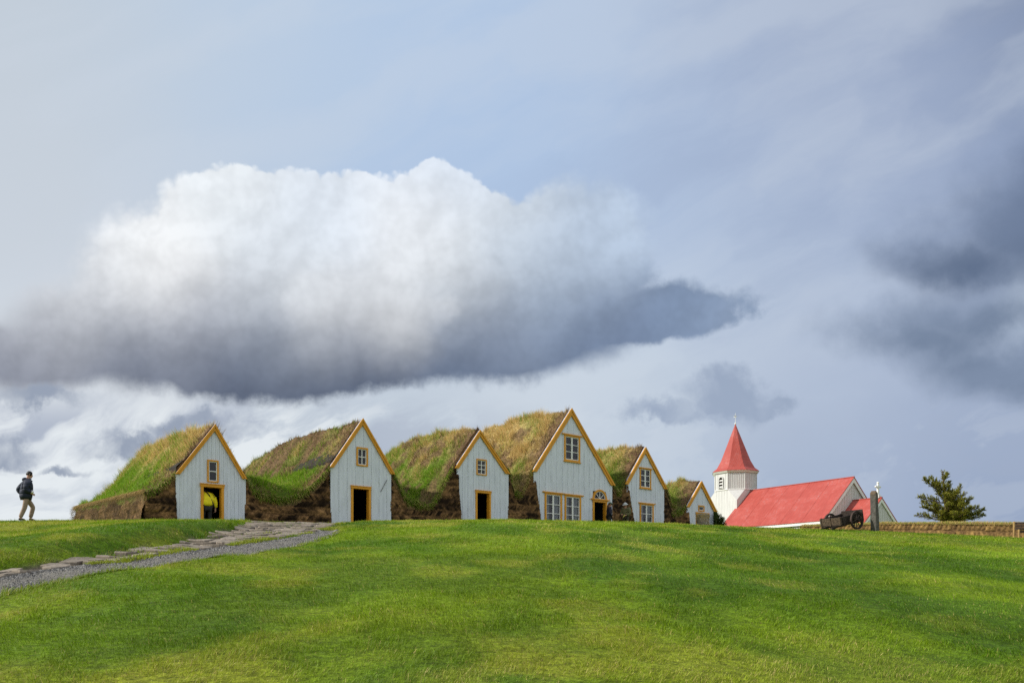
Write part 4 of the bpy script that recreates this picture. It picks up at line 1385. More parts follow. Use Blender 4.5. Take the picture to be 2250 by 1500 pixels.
# ------------------------------------------------------------------ the church
def build_church():
    ox, oy = 24.79, 58.0
    zg = gz(ox, oy)
    root = empty("church", (ox, oy, zg), math.atan2(0.53, 0.848))
    tag(root, "white wooden church with a red iron roof and octagonal red steeple", "church")
    ZA = 8.02 - zg; P = 0.95; TE = 3.45; SE = 9.6
    ZE = ZA - P * TE
    Wn = 3.2
    wm, tm = M['church_white'], M['white']
    th = 0.10
    # nave walls with vertical boards
    nave = MB()
    nave.prism([(-Wn, -2.0), (Wn, -2.0), (Wn, ZA - P * Wn - th), (0, ZA - th), (-Wn, ZA - P * Wn - th)], 0.0, SE - 0.1)
    nv = nave.build("nave", wm, root)
    bt = MB()
    for x in np.arange(-Wn + 0.1, Wn, 0.20):
        bt.box(x - 0.022, x + 0.022, -0.024, 0.0, -2.0, ZA - P * abs(x) - th - 0.05)
    for s in np.arange(0.1, SE - 0.2, 0.22):
        bt.box(-Wn - 0.024, -Wn, s - 0.02, s + 0.02, -2.0, ZA - P * Wn - th - 0.04)
    bt.build("battens", wm, nv)
    # roof slabs: red on top, white eave boards
    def roof(name, za, te, s0, s1, p, over, parent, seams=1.9):
        """both slopes, one red sheet-iron skin with standing laps"""
        mb = MB()
        for sg in (-1, 1):
            a = (0, za + 0.02); b = (sg * te, za - p * te + 0.02); c = (sg * te, za - p * te - 0.05); d = (0, za - 0.05)
            poly = [a, b, c, d] if sg > 0 else [a, d, c, b]
            mb.prism(poly[::-1], s0, s1)
            for s in np.arange(s0 + seams, s1 - 0.1, seams):
                q0 = Vector((sg * 0.02, s, za - p * 0.02 + 0.021)); q1 = Vector((sg * (te - 0.01), s, za - p * (te - 0.01) + 0.021))
                mb.bar(q0, q1, 0.02, 0.006, (0, 1, 0))
        mb.bar((0, s0, za + 0.03), (0, s1, za + 0.03), 0.12, 0.05)
        return mb.build(name, M['red'], parent)
    rf = roof("roof", ZA, TE, -0.16, SE + 0.05, P, 0.2, root)
    for sg in (-1, 1):
        fa = MB()
        x = sg * (TE - 0.03)
        fa.box(min(x, x - sg * 0.05), max(x, x - sg * 0.05), -0.13, SE, ZE - 0.26, ZE - 0.06)
        fa.box(min(sg * (Wn + .03), x), max(sg * (Wn + .03), x), -0.12, SE, ZE - 0.10, ZE - 0.07)
        fa.box(min(sg * (Wn + .005), sg * (Wn + 0.05)), max(sg * (Wn + .005), sg * (Wn + 0.05)), 0.0, SE - .1, ZE - 0.62, ZE - 0.48)
        fa.build("eave_board", tm, rf)
    def verge(za, te, p, y, w, parent):
        for sg in (-1, 1):
            c = math.cos(math.atan(p))
            poly = [(0, za - 0.055), (0, za - 0.055 - w / c), (sg * te, za - p * te - 0.055 - w / c), (sg * te, za - p * te - 0.055)]
            if sg < 0: poly = poly[::-1]
            MB().prism(poly, y - 0.05, y).build("verge_board", tm, parent, 0.005)
    verge(ZA, TE, P, -0.085, 0.24, rf)
    verge(ZA, TE, P, SE + 0.04, 0.20, rf)
    # chancel
    CZ = 6.32 - zg; CP = 0.90; CT = 2.05; CS = -2.35; CW = 1.85
    ch = MB()
    ch.prism([(-CW, -2.0), (CW, -2.0), (CW, CZ - CP * CW - th), (0, CZ - th), (-CW, CZ - CP * CW - th)], CS + 0.12, -0.03)
    chn = ch.build("chancel", wm, root)
    bt = MB()
    for x in np.arange(-CW + 0.1, CW, 0.20):
        bt.box(x - 0.022, x + 0.022, CS + 0.096, CS + 0.12, -2.0, CZ - CP * abs(x) - th - 0.05)
    for s in np.arange(CS + 0.2, -0.1, 0.22):
        bt.box(-CW - 0.024, -CW, s - 0.02, s + 0.02, -2.0, CZ - CP * CW - th - 0.04)
    bt.build("battens", wm, chn)
    cr = roof("roof", CZ, CT, CS, -0.03, CP, 0.2, chn)
    verge(CZ, CT, CP, CS + 0.07, 0.20, cr)
    for sg in (-1, 1):
        x = sg * (CT - 0.03)
        MB().box(min(x, x - sg * .05), max(x, x - sg * .05), CS + 0.08, -0.04, CZ - CP * CT - 0.24, CZ - CP * CT - 0.06).build("eave_board", tm, cr)
    # white cross on the chancel ridge
    cx = MB()
    cx.box(-0.17, 0.17, CS + 0.16, CS + 0.50, CZ - 0.02, CZ + 0.16)
    cx.box(-0.12, 0.12, CS + 0.21, CS + 0.45, CZ + 0.16, CZ + 0.24)
    ym = CS + 0.33
    cx.prism([(-0.085, CZ + 0.24), (0.085, CZ + 0.24), (0.06, CZ + 1.02), (-0.06, CZ + 1.02)], ym - 0.06, ym + 0.06)
    cx.lathe([(0.0, 0), (0.07, 0.02), (0.095, 0.08), (0.07, 0.14), (0.0, 0.16)], 10, (0, ym, CZ + 0.99))
    cx.box(-0.22, -0.062, ym - 0.055, ym + 0.055, CZ + 0.73, CZ + 0.85)
    cx.box(0.062, 0.22, ym - 0.055, ym + 0.055, CZ + 0.73, CZ + 0.85)
    for sx in (-0.25, 0.25):
        cx.lathe([(0.0, 0), (0.06, 0.02), (0.08, 0.07), (0.06, 0.13), (0.0, 0.15)], 10, (sx, ym, CZ + 0.715))
    cx.build("ridge_cross", tm, root, 0.008)
    # tower: square below, octagon above, broaches at the corners
    TC = 11.1; H = 1.66
    z0, z1, z2, z3 = -2.0, 7.15 - zg, 8.12 - zg, 9.52 - zg
    ap = H
    R8 = ap / math.cos(math.pi / 8)
    def octo(r, z):
        return [(r * math.cos(math.pi / 8 + k * math.pi / 4), TC + r * math.sin(math.pi / 8 + k * math.pi / 4), z) for k in range(8)]
    sq = [(H, TC - H), (H, TC + H), (-H, TC + H), (-H, TC - H)]
    tw = MB()
    vs = [(x, y, z0) for x, y in sq] + [(x, y, z1) for x, y in sq] + octo(R8 - 0.01, z2)
    # octagon corners: k=7 (x+, y- side) and k=0 lie on the +x face; k=1,2 on +y; 3,4 on -x; 5,6 on -y
    o = 8
    fs = [(0, 1, 5, 4), (1, 2, 6, 5), (2, 3, 7, 6), (3, 0, 4, 7)]
    fs += [(4, 5, o + 0, o + 7), (5, 6, o + 2, o + 1), (6, 7, o + 4, o + 3), (7, 4, o + 6, o + 5)]
    fs += [(5, o + 1, o + 0), (6, o + 3, o + 2), (7, o + 5, o + 4), (4, o + 7, o + 6)]
    fs += [tuple(o + k for k in range(8))]
    tw.add(vs, fs)
    t = tw.build("tower", wm, root)
    b = MB()
    for x in np.arange(-H + 0.15, H, 0.30):
        b.box(x - 0.02, x + 0.02, TC - H - 0.014, TC - H, z0, z1 - 0.02)
        b.box(-H - 0.008, -H, TC + x - 0.012, TC + x + 0.012, z0, z1 - 0.02)
        if abs(x) < ap * math.tan(math.pi / 8) - .05:
            b.bar((-H - 0.002, TC + x, z1), (-H - 0.002, TC + x, z2), 0.024, 0.012)
    b.build("battens", wm, t)
    be = MB()
    be.add(octo(R8, z2 + 0.02) + octo(R8, z3), [(k, (k + 1) % 8, 8 + (k + 1) % 8, 8 + k) for k in range(8)] + [tuple(range(15, 7, -1))[::-1], tuple(range(7, -1, -1))])
    bel = be.build("belfry", wm, root)
    bb = MB()
    oc0 = octo(R8, z2 + 0.02)
    for k in range(8):
        p = Vector(oc0[k]); q = Vector(oc0[(k + 1) % 8])
        nrm = ((p + q) / 2 - Vector((0, TC, z2 + 0.02))).normalized()
        nb = 9 if k in (4, 6) else 5
        for j in range(nb + 1):
            f = j / nb
            c = p.lerp(q, f)
            wdt = 0.10 if j in (0, nb) else 0.035
            if k == 3 and 1 < j < nb - 1: continue
            bb.bar(c + nrm * 0.012, c + nrm * 0.012 + Vector((0, 0, z3 - z2 - 0.04)), 0.03, wdt, tuple(q - p))
    bb.build("battens", wm, bel)
    sk = MB()
    sk.add(octo(R8 + 0.05, z2 - 0.03) + octo(R8 + 0.05, z2 + 0.05), [(k, (k + 1) % 8, 8 + (k + 1) % 8, 8 + k) for k in range(8)] + [tuple(range(7, -1, -1)), tuple(range(8, 16))])
    sk.build("belfry_skirt", tm, bel)
    # arched louvred sound hole on the side towards the farm
    lw = MB(); n = 10; w = 0.20; zb = z2 + 0.16; zt = zb + 0.72
    xo = -ap - 0.03
    prof = [(-w, zb), (w, zb)] + [(w * math.cos(math.pi * k / n), zt + w * math.sin(math.pi * k / n)) for k in range(n + 1)]
    lw.add([(xo, TC - y, z) for y, z in prof], [tuple(range(len(prof)))[::-1]])
    lo = lw.build("sound_hole", M['dark_in'], bel)
    for k in range(3):
        sl = MB()
        z = zb + 0.16 + k * 0.26
        sl.add([(xo - 0.015, TC - 0.06 - w + 0.08, z), (xo - 0.015, TC + w - 0.03, z), (xo - 0.035, TC + w - 0.03, z - 0.07), (xo - 0.035, TC - 0.06 - w + 0.08, z - 0.07),
                (xo - 0.015, TC - 0.06 - w + 0.08, z - .02), (xo - 0.015, TC + w - 0.03, z - .02), (xo - 0.035, TC + w - 0.03, z - 0.09), (xo - 0.035, TC - 0.06 - w + 0.08, z - 0.09)],
               [(0, 1, 2, 3), (7, 6, 5, 4), (0, 4, 5, 1), (2, 6, 7, 3), (1, 5, 6, 2), (0, 3, 7, 4)])
        sl.build("louvre", tm, lo)
    fr = MB()
    for k in range(n):
        a0, a1 = math.pi * k / n, math.pi * (k + 1) / n
        fr.bar((xo - .03, TC - (w + .03) * math.cos(a0), zt + (w + .03) * math.sin(a0)), (xo - .03, TC - (w + .03) * math.cos(a1), zt + (w + .03) * math.sin(a1)), 0.06, 0.08)
    for sg in (-1, 1):
        fr.box(xo - 0.07, xo, TC + sg * (w + .03) - 0.03, TC + sg * (w + .03) + 0.03, zb, zt)
    fr.box(xo - 0.10, xo, TC - w - 0.12, TC + w + 0.12, zb - 0.05, zb)
    fr.build("frame", wm, lo)
    co = MB()
    co.add(octo(R8 + 0.10, z3) + octo(R8 + 0.22, z3 + 0.15), [(k, (k + 1) % 8, 8 + (k + 1) % 8, 8 + k) for k in range(8)] + [tuple(range(7, -1, -1)), tuple(range(8, 16))])
    co.build("cornice", tm, bel)
    sp = MB()
    rings = [(R8 + 0.24, z3 + 0.155), (R8 + 0.235, z3 + 0.18), (1.66, 9.99 - zg), (1.30, 10.62 - zg), (0.03, 13.78 - zg)]
    vs = []; fs = []
    for r_, z in rings: vs += octo(r_, z)
    for i in range(len(rings) - 1):
        for k in range(8):
            fs.append((i * 8 + k, i * 8 + (k + 1) % 8, (i + 1) * 8 + (k + 1) % 8, (i + 1) * 8 + k))
    fs += [tuple(range(7, -1, -1)), tuple(len(vs) - 8 + k for k in range(8))]
    sp.add(vs, fs)
    spo = sp.build("spire", M['red'], root)
    cr2 = MB()
    za = 13.75 - zg
    cr2.lathe([(0.0, 0), (0.06, 0.03), (0.085, 0.09), (0.06, 0.15), (0.0, 0.18)], 10, (0, TC, za))
    cr2.tube([(0, TC, za + 0.15), (0, TC, za + 0.98)], [0.022, 0.014], 6)
    cr2.bar((-0.19, TC, za + 0.74), (0.19, TC, za + 0.74), 0.03)
    cr2.bar((0, TC - 0.14, za + 0.66), (0, TC + 0.20, za + 0.66), 0.03)
    for a in range(4):
        an = math.pi / 4 + a * math.pi / 2
        cr2.bar((0, TC, za + 0.74), (0.10 * math.cos(an), TC, za + 0.74 + 0.10 * math.sin(an)), 0.018)
    cr2.lathe([(0.0, 0), (0.03, 0.02), (0.0, 0.05)], 8, (0, TC, za + 0.96))
    cr2.build("steeple_cross", tm, spo)
build_church()

# ------------------------------------------------------------------ stones
def rock(name, prof, depth, seed, mat, res=(26, 40), amp=0.05, taper=None):
    """upright stone: prof = list of (z, x_left, x_right); rough broken faces"""
    zs = np.array([p[0] for p in prof]); xl = np.array([p[1] for p in prof]); xr = np.array([p[2] for p in prof])
    nz, na = res[1], res[0]
    Z = np.linspace(zs[0], zs[-1], nz); A = np.linspace(0, 2 * np.pi, na, endpoint=False)
    co = []; 
    for z in Z:
        l, r_ = np.interp(z, zs, xl), np.interp(z, zs, xr)
        top = 1 - 0.35 * sstep(z, zs[-1] - 0.10, zs[-1])
        cx, hw = (l + r_) / 2, (r_ - l) / 2
        ex = np.sign(np.cos(A)) * np.abs(np.cos(A)) ** 0.25 * hw * top; ey = np.sign(np.sin(A)) * np.abs(np.sin(A)) ** 0.25 * depth / 2 * top
        d = 1 + amp * 2.2 * (fbm(A * 1.6 + seed, np.full(na, z * 3.0), 3, seed) - .5) + amp * 1.6 * (fbm(A * 5 + seed, np.full(na, z * 9.0), 3, seed + 1) - .5)
        co.append(np.stack([cx + ex * d, ey * d, np.full(na, z)], 1))
    co = np.concatenate(co + [np.array([[(np.interp(zs[-1], zs, xl) + np.interp(zs[-1], zs, xr)) / 2, 0, zs[-1] + 0.012]])])
    f = []
    for i in range(nz - 1):
        for k in range(na):
            f.append((i * na + k, i * na + (k + 1) % na, (i + 1) * na + (k + 1) % na, (i + 1) * na + k))
    t = len(co) - 1
    f3 = [((nz - 1) * na + k, (nz - 1) * na + (k + 1) % na, t) for k in range(na)]
    loops = np.concatenate([np.array(f).ravel(), np.array(f3).ravel()])
    return arrays_mesh(name, co, loops, np.array([4] * len(f) + [3] * len(f3)), mat, None, False)

def lichen_stone(name, c, lc, amt=0.55, marks=False):
    m, n, p, o = material(name)
    oc = n.node('ShaderNodeTexCoord').outputs['Object']
    f, _ = n.noise(oc, 6.0, 8, 0.65)
    f2, _ = n.noise(oc, 14.0, 6, 0.65)
    x, y, z = n.sep(oc)
    col = n.v('SCALE', c, scale=n.smooth(f, 0.3, 0.7, 0.6, 1.35))
    top = n.smooth(n.m('ADD', z, n.m('MULTIPLY', f, 0.6)), amt, amt + 0.55)
    col = n.mix(n.m('MULTIPLY', n.smooth(f2, 0.40, 0.60), top), col, tuple(lc) + (1,))
    if marks:
        col = n.mix(n.m('MULTIPLY', n.smooth(f2, 0.54, 0.62, 0, 0.8), n.smooth(n.m('ABSOLUTE', n.m('SUBTRACT', z, 0.85)), 0.30, 0.12)), col, (0.62, 0.60, 0.55, 1))
    n.put(p.inputs['Base Color'], col)
    p.inputs['Roughness'].default_value = 0.9
    bump(n, p, n.m('ADD', f, f2), 0.6, 0.04)
    return m

def build_stones():
    m = lichen_stone("grey_basalt", (0.085, 0.08, 0.068), (0.18, 0.10, 0.035), 1.75)
    st = rock("standing_stone", [(-0.2, -0.17, 0.24), (0.3, -0.18, 0.235), (0.8, -0.20, 0.19), (1.3, -0.23, 0.10), (1.75, -0.255, 0.065), (1.93, -0.25, 0.03)], 0.34, 5, m, (24, 60), 0.05)
    p = at(1922, 1161, 38.0)
    st.scale = (0.80, 0.85, 1.0)
    st.location = (p.x, p.y, gz(p.x, p.y)); st.rotation_euler = (0, 0, rad(40))
    tag(st, "tall rough pillar of grey basalt standing upright on the lawn beside the cart", "stone")
    m2 = lichen_stone("lichen_block", (0.21, 0.17, 0.12), (0.33, 0.23, 0.07), 1.0, True)
    bl = rock("stone_block", [(-0.2, -0.36, 0.30), (0.5, -0.37, 0.30), (0.95, -0.39, 0.33), (1.25, -0.40, 0.41), (1.40, -0.38, 0.36)], 0.40, 9, m2, (36, 44), 0.06)
    p = at(1545, 1150, 48.0)
    zb = gz(p.x, p.y)
    bl.location = (p.x, p.y, zb)
    top = (HY - 1127) / F * 48.0
    bl.scale = (1.0, 1.0, (top - zb) / 1.40)
    bl.rotation_euler = (0, 0, rad(25))
    tag(bl, "squat lichen-covered stone block standing before the smallest turf house", "stone")
build_stones()

# ------------------------------------------------------------------ turf garden wall on the right
def build_garden_wall():
    a = Vector((17.9, 49.4)); b = Vector((27.0, 39.1))
    d = (b - a).normalized(); L = (b - a).length
    nrm = Vector((d.y, -d.x))          # faces the camera
    if nrm.y > 0: nrm = -nrm
    root = empty("turf_garden_wall", (a.x, a.y, gz(a.x, a.y)), math.atan2(d.y, d.x))
    tag(root, "low garden wall of herring-bone turf with dry grass along its top", "wall")
    loc = root.location
    na, nz = int(L / 0.05), 30
    s = np.linspace(0, L, na)
    X, Y = a.x + d.x * s, a.y + d.y * s
    pxs = CX + F * X / Y
    zt = (HY - np.interp(pxs, [1760, 1850, 1940, 2080, 2250, 2400], [1156, 1153.5, 1150.5, 1150, 1152, 1154])) / F * Y
    zb = ground(X, Y) - 0.15
    T = np.linspace(0, 1, nz)[:, None]
    Z = zb[None] + (zt - zb)[None] * T
    A = np.repeat(s[None], nz, 0)
    q = A / 0.235 + 0.9 * (T - .5) * np.where(T > .52, -1, 1)
    fq = q - np.floor(q)
    rowc = (T > .52).astype(np.int64) + np.zeros_like(A, dtype=np.int64)
    blk = hash2(np.floor(q).astype(np.int64), rowc, 3)
    rel = np.sqrt(np.clip(1 - (2 * fq - 1) ** 2, 0, 1)) * np.sqrt(np.clip(np.sin(np.pi * np.clip((T % 0.52) / 0.52, 0.03, .97)), 0, 1))
    off = 0.11 * rel + 0.05 * (blk - .5) + 0.05 * (fbm(A.ravel() * 8, Z.ravel() * 8, 3, 4).reshape(A.shape) - .5) + 0.12 * (1 - T)
    cap = np.exp(-((T - 0.985) / 0.02) ** 2) * 0.10
    off = off + cap
    co = np.stack([A.ravel(), -off.ravel(), (Z - loc.z).ravel()], 1)
    sh = (0.25 + 0.75 * blk.ravel()) * (0.35 + 0.65 * rel.ravel())
    c = np.array([0.07, 0.04, 0.022]) + (np.array([0.27, 0.170, 0.060]) - np.array([0.07, 0.04, 0.022])) * (sh * (0.7 + 0.7 * fbm(A.ravel() * 0.9, Z.ravel() * 2, 3, 14)))[:, None]
    f = grid_faces(nz, na)
    idx = np.arange(nz * na).reshape(nz, na); n0 = len(co); ex = []; ef = []
    e = co[idx[-1]].copy(); e[:, 1] = 0.45; e[:, 2] += 0.06
    e2 = e.copy(); e2[:, 1] = 0.75; e2[:, 2] -= 0.1
    e3 = e2.copy(); e3[:, 1] = 0.9; e3[:, 2] -= 1.0
    rows = [idx[-1], n0 + np.arange(na), n0 + na + np.arange(na), n0 + 2 * na + np.arange(na)]
    for r0, r1 in zip(rows[:-1], rows[1:]):
        for k in range(na - 1): ef.append((r0[k], r0[k + 1], r1[k + 1], r1[k]))
    co = np.concatenate([co, e, e2, e3]); c = np.concatenate([c, np.tile([0.2, 0.15, 0.06], (3 * na, 1))])
    f = np.concatenate([f, np.array(ef)])
    arrays_mesh("turf_blocks", co, f, np.full(len(f), 4), M['turf'], root, True, c)
    r = np.random.default_rng(5); n = 17000
    k = r.integers(0, na, n)
    dep = r.uniform(-0.14, 0.6, n)
    bz = zt[k] - loc.z + 0.04 * np.sin(np.clip(dep, 0, .6) * 5)
    pt = fbm(s[k] * 0.8, dep * 2, 3, 8)
    lean = np.stack([0.3 * r.normal(size=n) + .15, -0.5 * (dep < 0.02) - 0.1 + 0.3 * r.normal(size=n), np.where(dep < 0.0, -0.2, 1.0)], 1)
    hay = r.random(n) < 0.62 + 0.5 * (pt - .5)
    c = np.where(hay[:, None], HAYB + (HAY - HAYB) * r.random(n)[:, None], GREEN2 * np.array([1.0, .9, 1.0])) * (0.7 + 0.5 * r.random(n))[:, None]
    o = blades("wall_grass", np.stack([s[k] + r.uniform(-.03, .03, n), dep, bz - 0.01], 1), lean, (0.05 + 0.12 * r.random(n)) * (0.6 + 0.9 * pt), np.full(n, 0.018), c, M['hay'], root, False, 6)
    tag(o, kind="stuff")
build_garden_wall()

# ------------------------------------------------------------------ bench at the right edge
def build_bench():
    p = at(2229, 1180, 39.0)
    z = gz(p.x, p.y)
    root = empty("park_bench", (p.x, p.y, z), rad(-8))
    tag(root, "dark slatted wooden bench on the lawn by the end of the garden wall", "bench")
    wood = plain("bench_wood", (0.075, 0.05, 0.035), 0.7, 0.4, 12, 0.4)
    pale = plain("bench_end_wood", (0.36, 0.23, 0.09), 0.65, 0.3, 10, 0.3)
    L = 1.5
    for k in range(3):
        zz = 0.43 + k * 0.125
        MB().box(0.05, L - 0.05, 0.02 + 0.03 * k, 0.05 + 0.03 * k, zz, zz + 0.105).build("back_slat", wood, root, 0.006)
    for k in range(3):
        y = -0.42 + k * 0.145
        MB().box(0.0, L, y, y + 0.125, 0.40 - 0.0 * k, 0.44).build("seat_slat", wood, root, 0.006)
    for x in (0.0, L - 0.06):
        MB().prism([(x, -0.1), (x + 0.06, -0.1), (x + 0.06, 0.82), (x, 0.82)], 0.055, 0.16).build("leg", pale, root, 0.006)
        MB().box(x + 0.002, x + 0.062, -0.42, -0.33, -0.1, 0.398).build("leg", pale, root, 0.006)
    MB().box(0.065, L - 0.065, -0.36, -0.32, 0.24, 0.36).build("apron", wood, root, 0.005)
build_bench()

# ------------------------------------------------------------------ old two-wheeled cart
def build_cart():
    cx, cy = 16.02, 38.5
    z = gz(cx, cy)
    root = empty("wooden_cart", (cx, cy, z), rad(29))
    tag(root, "old dark wooden two-wheeled cart tipped back on the lawn", "cart")
    wd = M['old_wood']
    pale = plain("split_pale_wood", (0.075, 0.053, 0.034), 0.8, 0.8, 20, 0.5)
    R = 0.44
    tilt = rad(-12)
    def tl(x, y, zz):
        dx_, dz_ = x, zz - R
        return (dx_ * math.cos(tilt) + dz_ * math.sin(tilt), y, R - dx_ * math.sin(tilt) * 1.0 + dz_ * math.cos(tilt))
    tl0 = tl
    def tbox(mb, x0, x1, y0, y1, z0, z1):
        vs = [tl0(x, y, q) for q in (z0, z1) for y in (y0, y1) for x in (x0, x1)]
        mb.add(vs, [(0, 2, 3, 1), (4, 5, 7, 6), (0, 1, 5, 4), (2, 6, 7, 3), (0, 4, 6, 2), (1, 3, 7, 5)])
    x0, x1, hw, b, t = -0.92, 0.72, 0.60, 0.38, 0.74
    m = MB(); tbox(m, x0, x1, -hw, hw, b - 0.04, b); m.build("floor", wd, root, 0.004)
    for sg in (-1, 1):
        m = MB()
        for k in range(2):
            z0 = b + 0.002 + k * (t - b) / 2
            tbox(m, x0 + 0.04, x1 - 0.04, min(sg * hw, sg * (hw - 0.04)), max(sg * hw, sg * (hw - 0.04)), z0, z0 + (t - b) / 2 - 0.006)
        for xx in (-0.8, -0.1, 0.6):
            tbox(m, xx, xx + 0.06, min(sg * hw, sg * (hw + 0.035)), max(sg * hw, sg * (hw + 0.035)), b - 0.1, t + 0.02)
        m.build("side_board", wd, root, 0.005)
    m = MB()
    for k in range(2):
        z0 = b + 0.002 + k * (t - b) / 2
        tbox(m, x0, x0 + 0.038, -hw, hw, z0, z0 + (t - b) / 2 - 0.008)
    for yy in (-hw + 0.02, -0.04, hw - 0.10):
        tbox(m, x0 - 0.035, x0, yy, yy + 0.08, b - 0.04, t + 0.01)
    m.build("tailboard", pale, root, 0.006)
    m = MB(); tbox(m, x1 - 0.038, x1, -hw, hw, b, t + 0.12); m.build("front_board", wd, root, 0.005)
    for sg in (-1, 1):
        m = MB(); tbox(m, x0 - 0.35, x1 + 0.25, sg * 0.30 - 0.035, sg * 0.30 + 0.035, b - 0.125, b - 0.042)
        m.build("shaft", wd, root, 0.01)
    m = MB(); m.box(-0.05, 0.05, -0.84, 0.84, R - 0.05, R + 0.05)
    m.build("axle", wd, root, 0.01)
    for sg in (-1, 1):
        y = sg * 0.75
        hub = MB()
        hub.tube([(0, y - 0.13, R), (0, y - 0.06, R), (0, y, R), (0, y + 0.06, R), (0, y + 0.13, R)], [0.055, 0.075, 0.09, 0.075, 0.055], 14)
        wheel = hub.build("wheel", wd, root)
        n = 40
        def ring(ri, ro, hwid, name, mat):
            vs = []; fs = []
            for k in range(n):
                a = 2 * math.pi * k / n
                for rr, yy in ((ri, -hwid), (ro, -hwid), (ro, hwid), (ri, hwid)):
                    vs.append((rr * math.cos(a), y + yy, R + rr * math.sin(a)))
            for k in range(n):
                o, p = k * 4, ((k + 1) % n) * 4
                for j in range(4):
                    fs.append((o + j, o + (j + 1) % 4, p + (j + 1) % 4, p + j))
            return MB().add(vs, fs).build(name, mat, wheel)
        ring(R - 0.085, R - 0.012, 0.04, "felloe", wd)
        ring(R - 0.012, R, 0.043, "tyre", M['iron'])
        for k in range(10):
            a = 2 * math.pi * (k + 0.5) / 10
            s = MB(); s.tube([(0.07 * math.cos(a), y, R + 0.07 * math.sin(a)), ((R - 0.08) * math.cos(a), y, R + (R - 0.08) * math.sin(a))], [0.026, 0.02], 6)
            s.build("spoke", wd, wheel)
build_cart()

# ------------------------------------------------------------------ the conifer and shrub
def build_tree():
    Y0 = 60.0
    bx = at(2086, 1150, Y0).x
    zg = gz(bx, Y0)
    root = empty("pine_tree", (bx, Y0, zg))
    tag(root, "bushy dark green pine with several leaders behind the garden wall", "tree")
    def P(px, py, dy=0.0):
        v = at(px, py, Y0); return Vector((v.x - bx, dy, v.z - zg))
    r = random.Random(4)
    trunk = MB()
    ld = [P(2084, 1150), P(2081, 1120, .05), P(2076, 1090, .05), P(2073, 1062), P(2071, 1034)]
    ld[0] = Vector((0, 0, -0.2))
    trunk.tube(ld, [0.17, 0.13, 0.09, 0.055, 0.02], 8)
    bark = plain("pine_bark", (0.10, 0.065, 0.04), 0.9, 0.4, 14, 0.6)
    # branches: (root on leader, tip, width)
    br = [((2080, 1112), (2090, 1057), 0.2), ((2076, 1085), (2022, 1054), -0.5), ((2074, 1075), (2050, 1048), 0.3), ((2072, 1062), (2083, 1041), 0.2),
          ((2078, 1105), (2027, 1090), 0.6), ((2081, 1128), (2017, 1115), -0.6), ((2082, 1135), (2032, 1112), -1.2), ((2083, 1118), (2106, 1068), -0.4),
          ((2084, 1125), (2108, 1085), -0.8), ((2084, 1132), (2120, 1097), -0.9), ((2084, 1138), (2135, 1103), 0.5), ((2084, 1140), (2134, 1117), -1.0),
          ((2085, 1148), (2166, 1131), 0.2), ((2085, 1148), (2148, 1122), -0.8), ((2082, 1140), (2108, 1120), -1.8), ((2082, 1135), (2088, 1112), -1.8),
          ((2081, 1130), (2062, 1112), -1.5), ((2082, 1140), (2045, 1130), -1.4), ((2078, 1110), (2060, 1090), -1.2), ((2078, 1105), (2088, 1085), -1.2),
          ((2082, 1142), (2125, 1132), -1.5), ((2080, 1120), (2097, 1100), -1.4), ((2083, 1140), (2068, 1134), -1.9), ((2083, 1142), (2092, 1130), -2.0),
          ((2079, 1115), (2045, 1100), 1.2), ((2084, 1140), (2110, 1110), 1.4), ((2077, 1095), (2066, 1068), -.7), ((2083, 1142), (2030, 1128), 1.1), ((2077, 1098), (2055, 1080), -.2), ((2084, 1140), (2075, 1100), -.8), ((2084, 1140), (2096, 1098), .6),
          ((2084, 1145), (2050, 1118), .4), ((2084, 1145), (2118, 1118), .3), ((2084, 1148), (2101, 1138), -1.0), ((2084, 1148), (2060, 1138), -1.0), ((2075, 1080), (2060, 1060), .4), ((2080, 1110), (2098, 1078), .3), ((2084, 1150), (2070, 1141), -1.4), ((2084, 1150), (2098, 1142), -1.3), ((2084, 1150), (2112, 1139), -.6), ((2084, 1150), (2054, 1141), -.7), ((2082, 1130), (2070, 1112), -1.), ((2082, 1125), (2092, 1104), -.9)]
    base = []; lean = []
    def plume(a, b, w, n, ln, thick=0.5):
        """needle-covered branch from a to b with side twigs"""
        d = (b - a); L = d.length; dn = d.normalized()
        for k in range(n):
            t = r.uniform(0.12, 1.0) ** 0.8
            side = Vector((r.gauss(0, 1), r.gauss(0, 1), r.gauss(0, 1))); side -= dn * side.dot(dn); side.normalize()
            s0 = a + d * t
            tl_ = r.uniform(0.22, 0.62) * (1.2 - 0.8 * t)
            td = (dn * 0.55 + side * 0.85 + Vector((0, 0, 0.5))).normalized()
            m = int(90 * tl_) + 12
            for _ in range(m):
                f = r.random() ** 0.8
                nd = (td * 0.9 + Vector((r.gauss(0, .5), r.gauss(0, .5), r.gauss(0, .5) + .15))).normalized()
                base.append(s0 + td * (tl_ * f)); lean.append(nd)
            trunk.tube([s0, s0 + td * tl_], [0.012, 0.005], 4, False)
    for (rx, ry), (tx, ty), dy in br:
        a = P(rx, ry, 0); b = P(tx, ty, dy)
        mid = a.lerp(b, 0.5) + Vector((0, 0, -0.10))
        L = (b - a).length
        trunk.tube([a, mid, b], [0.05, 0.032, 0.01], 6)
        plume(a, b, 0.2, int(32 * L + 16), L)
    plume(ld[2], ld[4], 0.2, 26, 2.0)
    trunk.build("trunk", bark, root)
    base = np.array([tuple(v) for v in base]); lean = np.array([tuple(v) for v in lean])
    n = len(base); g = np.random.default_rng(3)
    c = np.array([0.085, 0.115, 0.016]) + (np.array([0.40, 0.37, 0.04]) - np.array([0.085, 0.115, 0.016])) * (g.random(n) ** 1.4)[:, None]
    brn = g.random(n) < 0.06; c[brn] = np.array([0.16, 0.10, 0.04])
    blades("crown", base, lean, 0.08 + 0.09 * g.random(n), np.full(n, 0.024), c, M['needles'], root, False, 3)
build_tree()

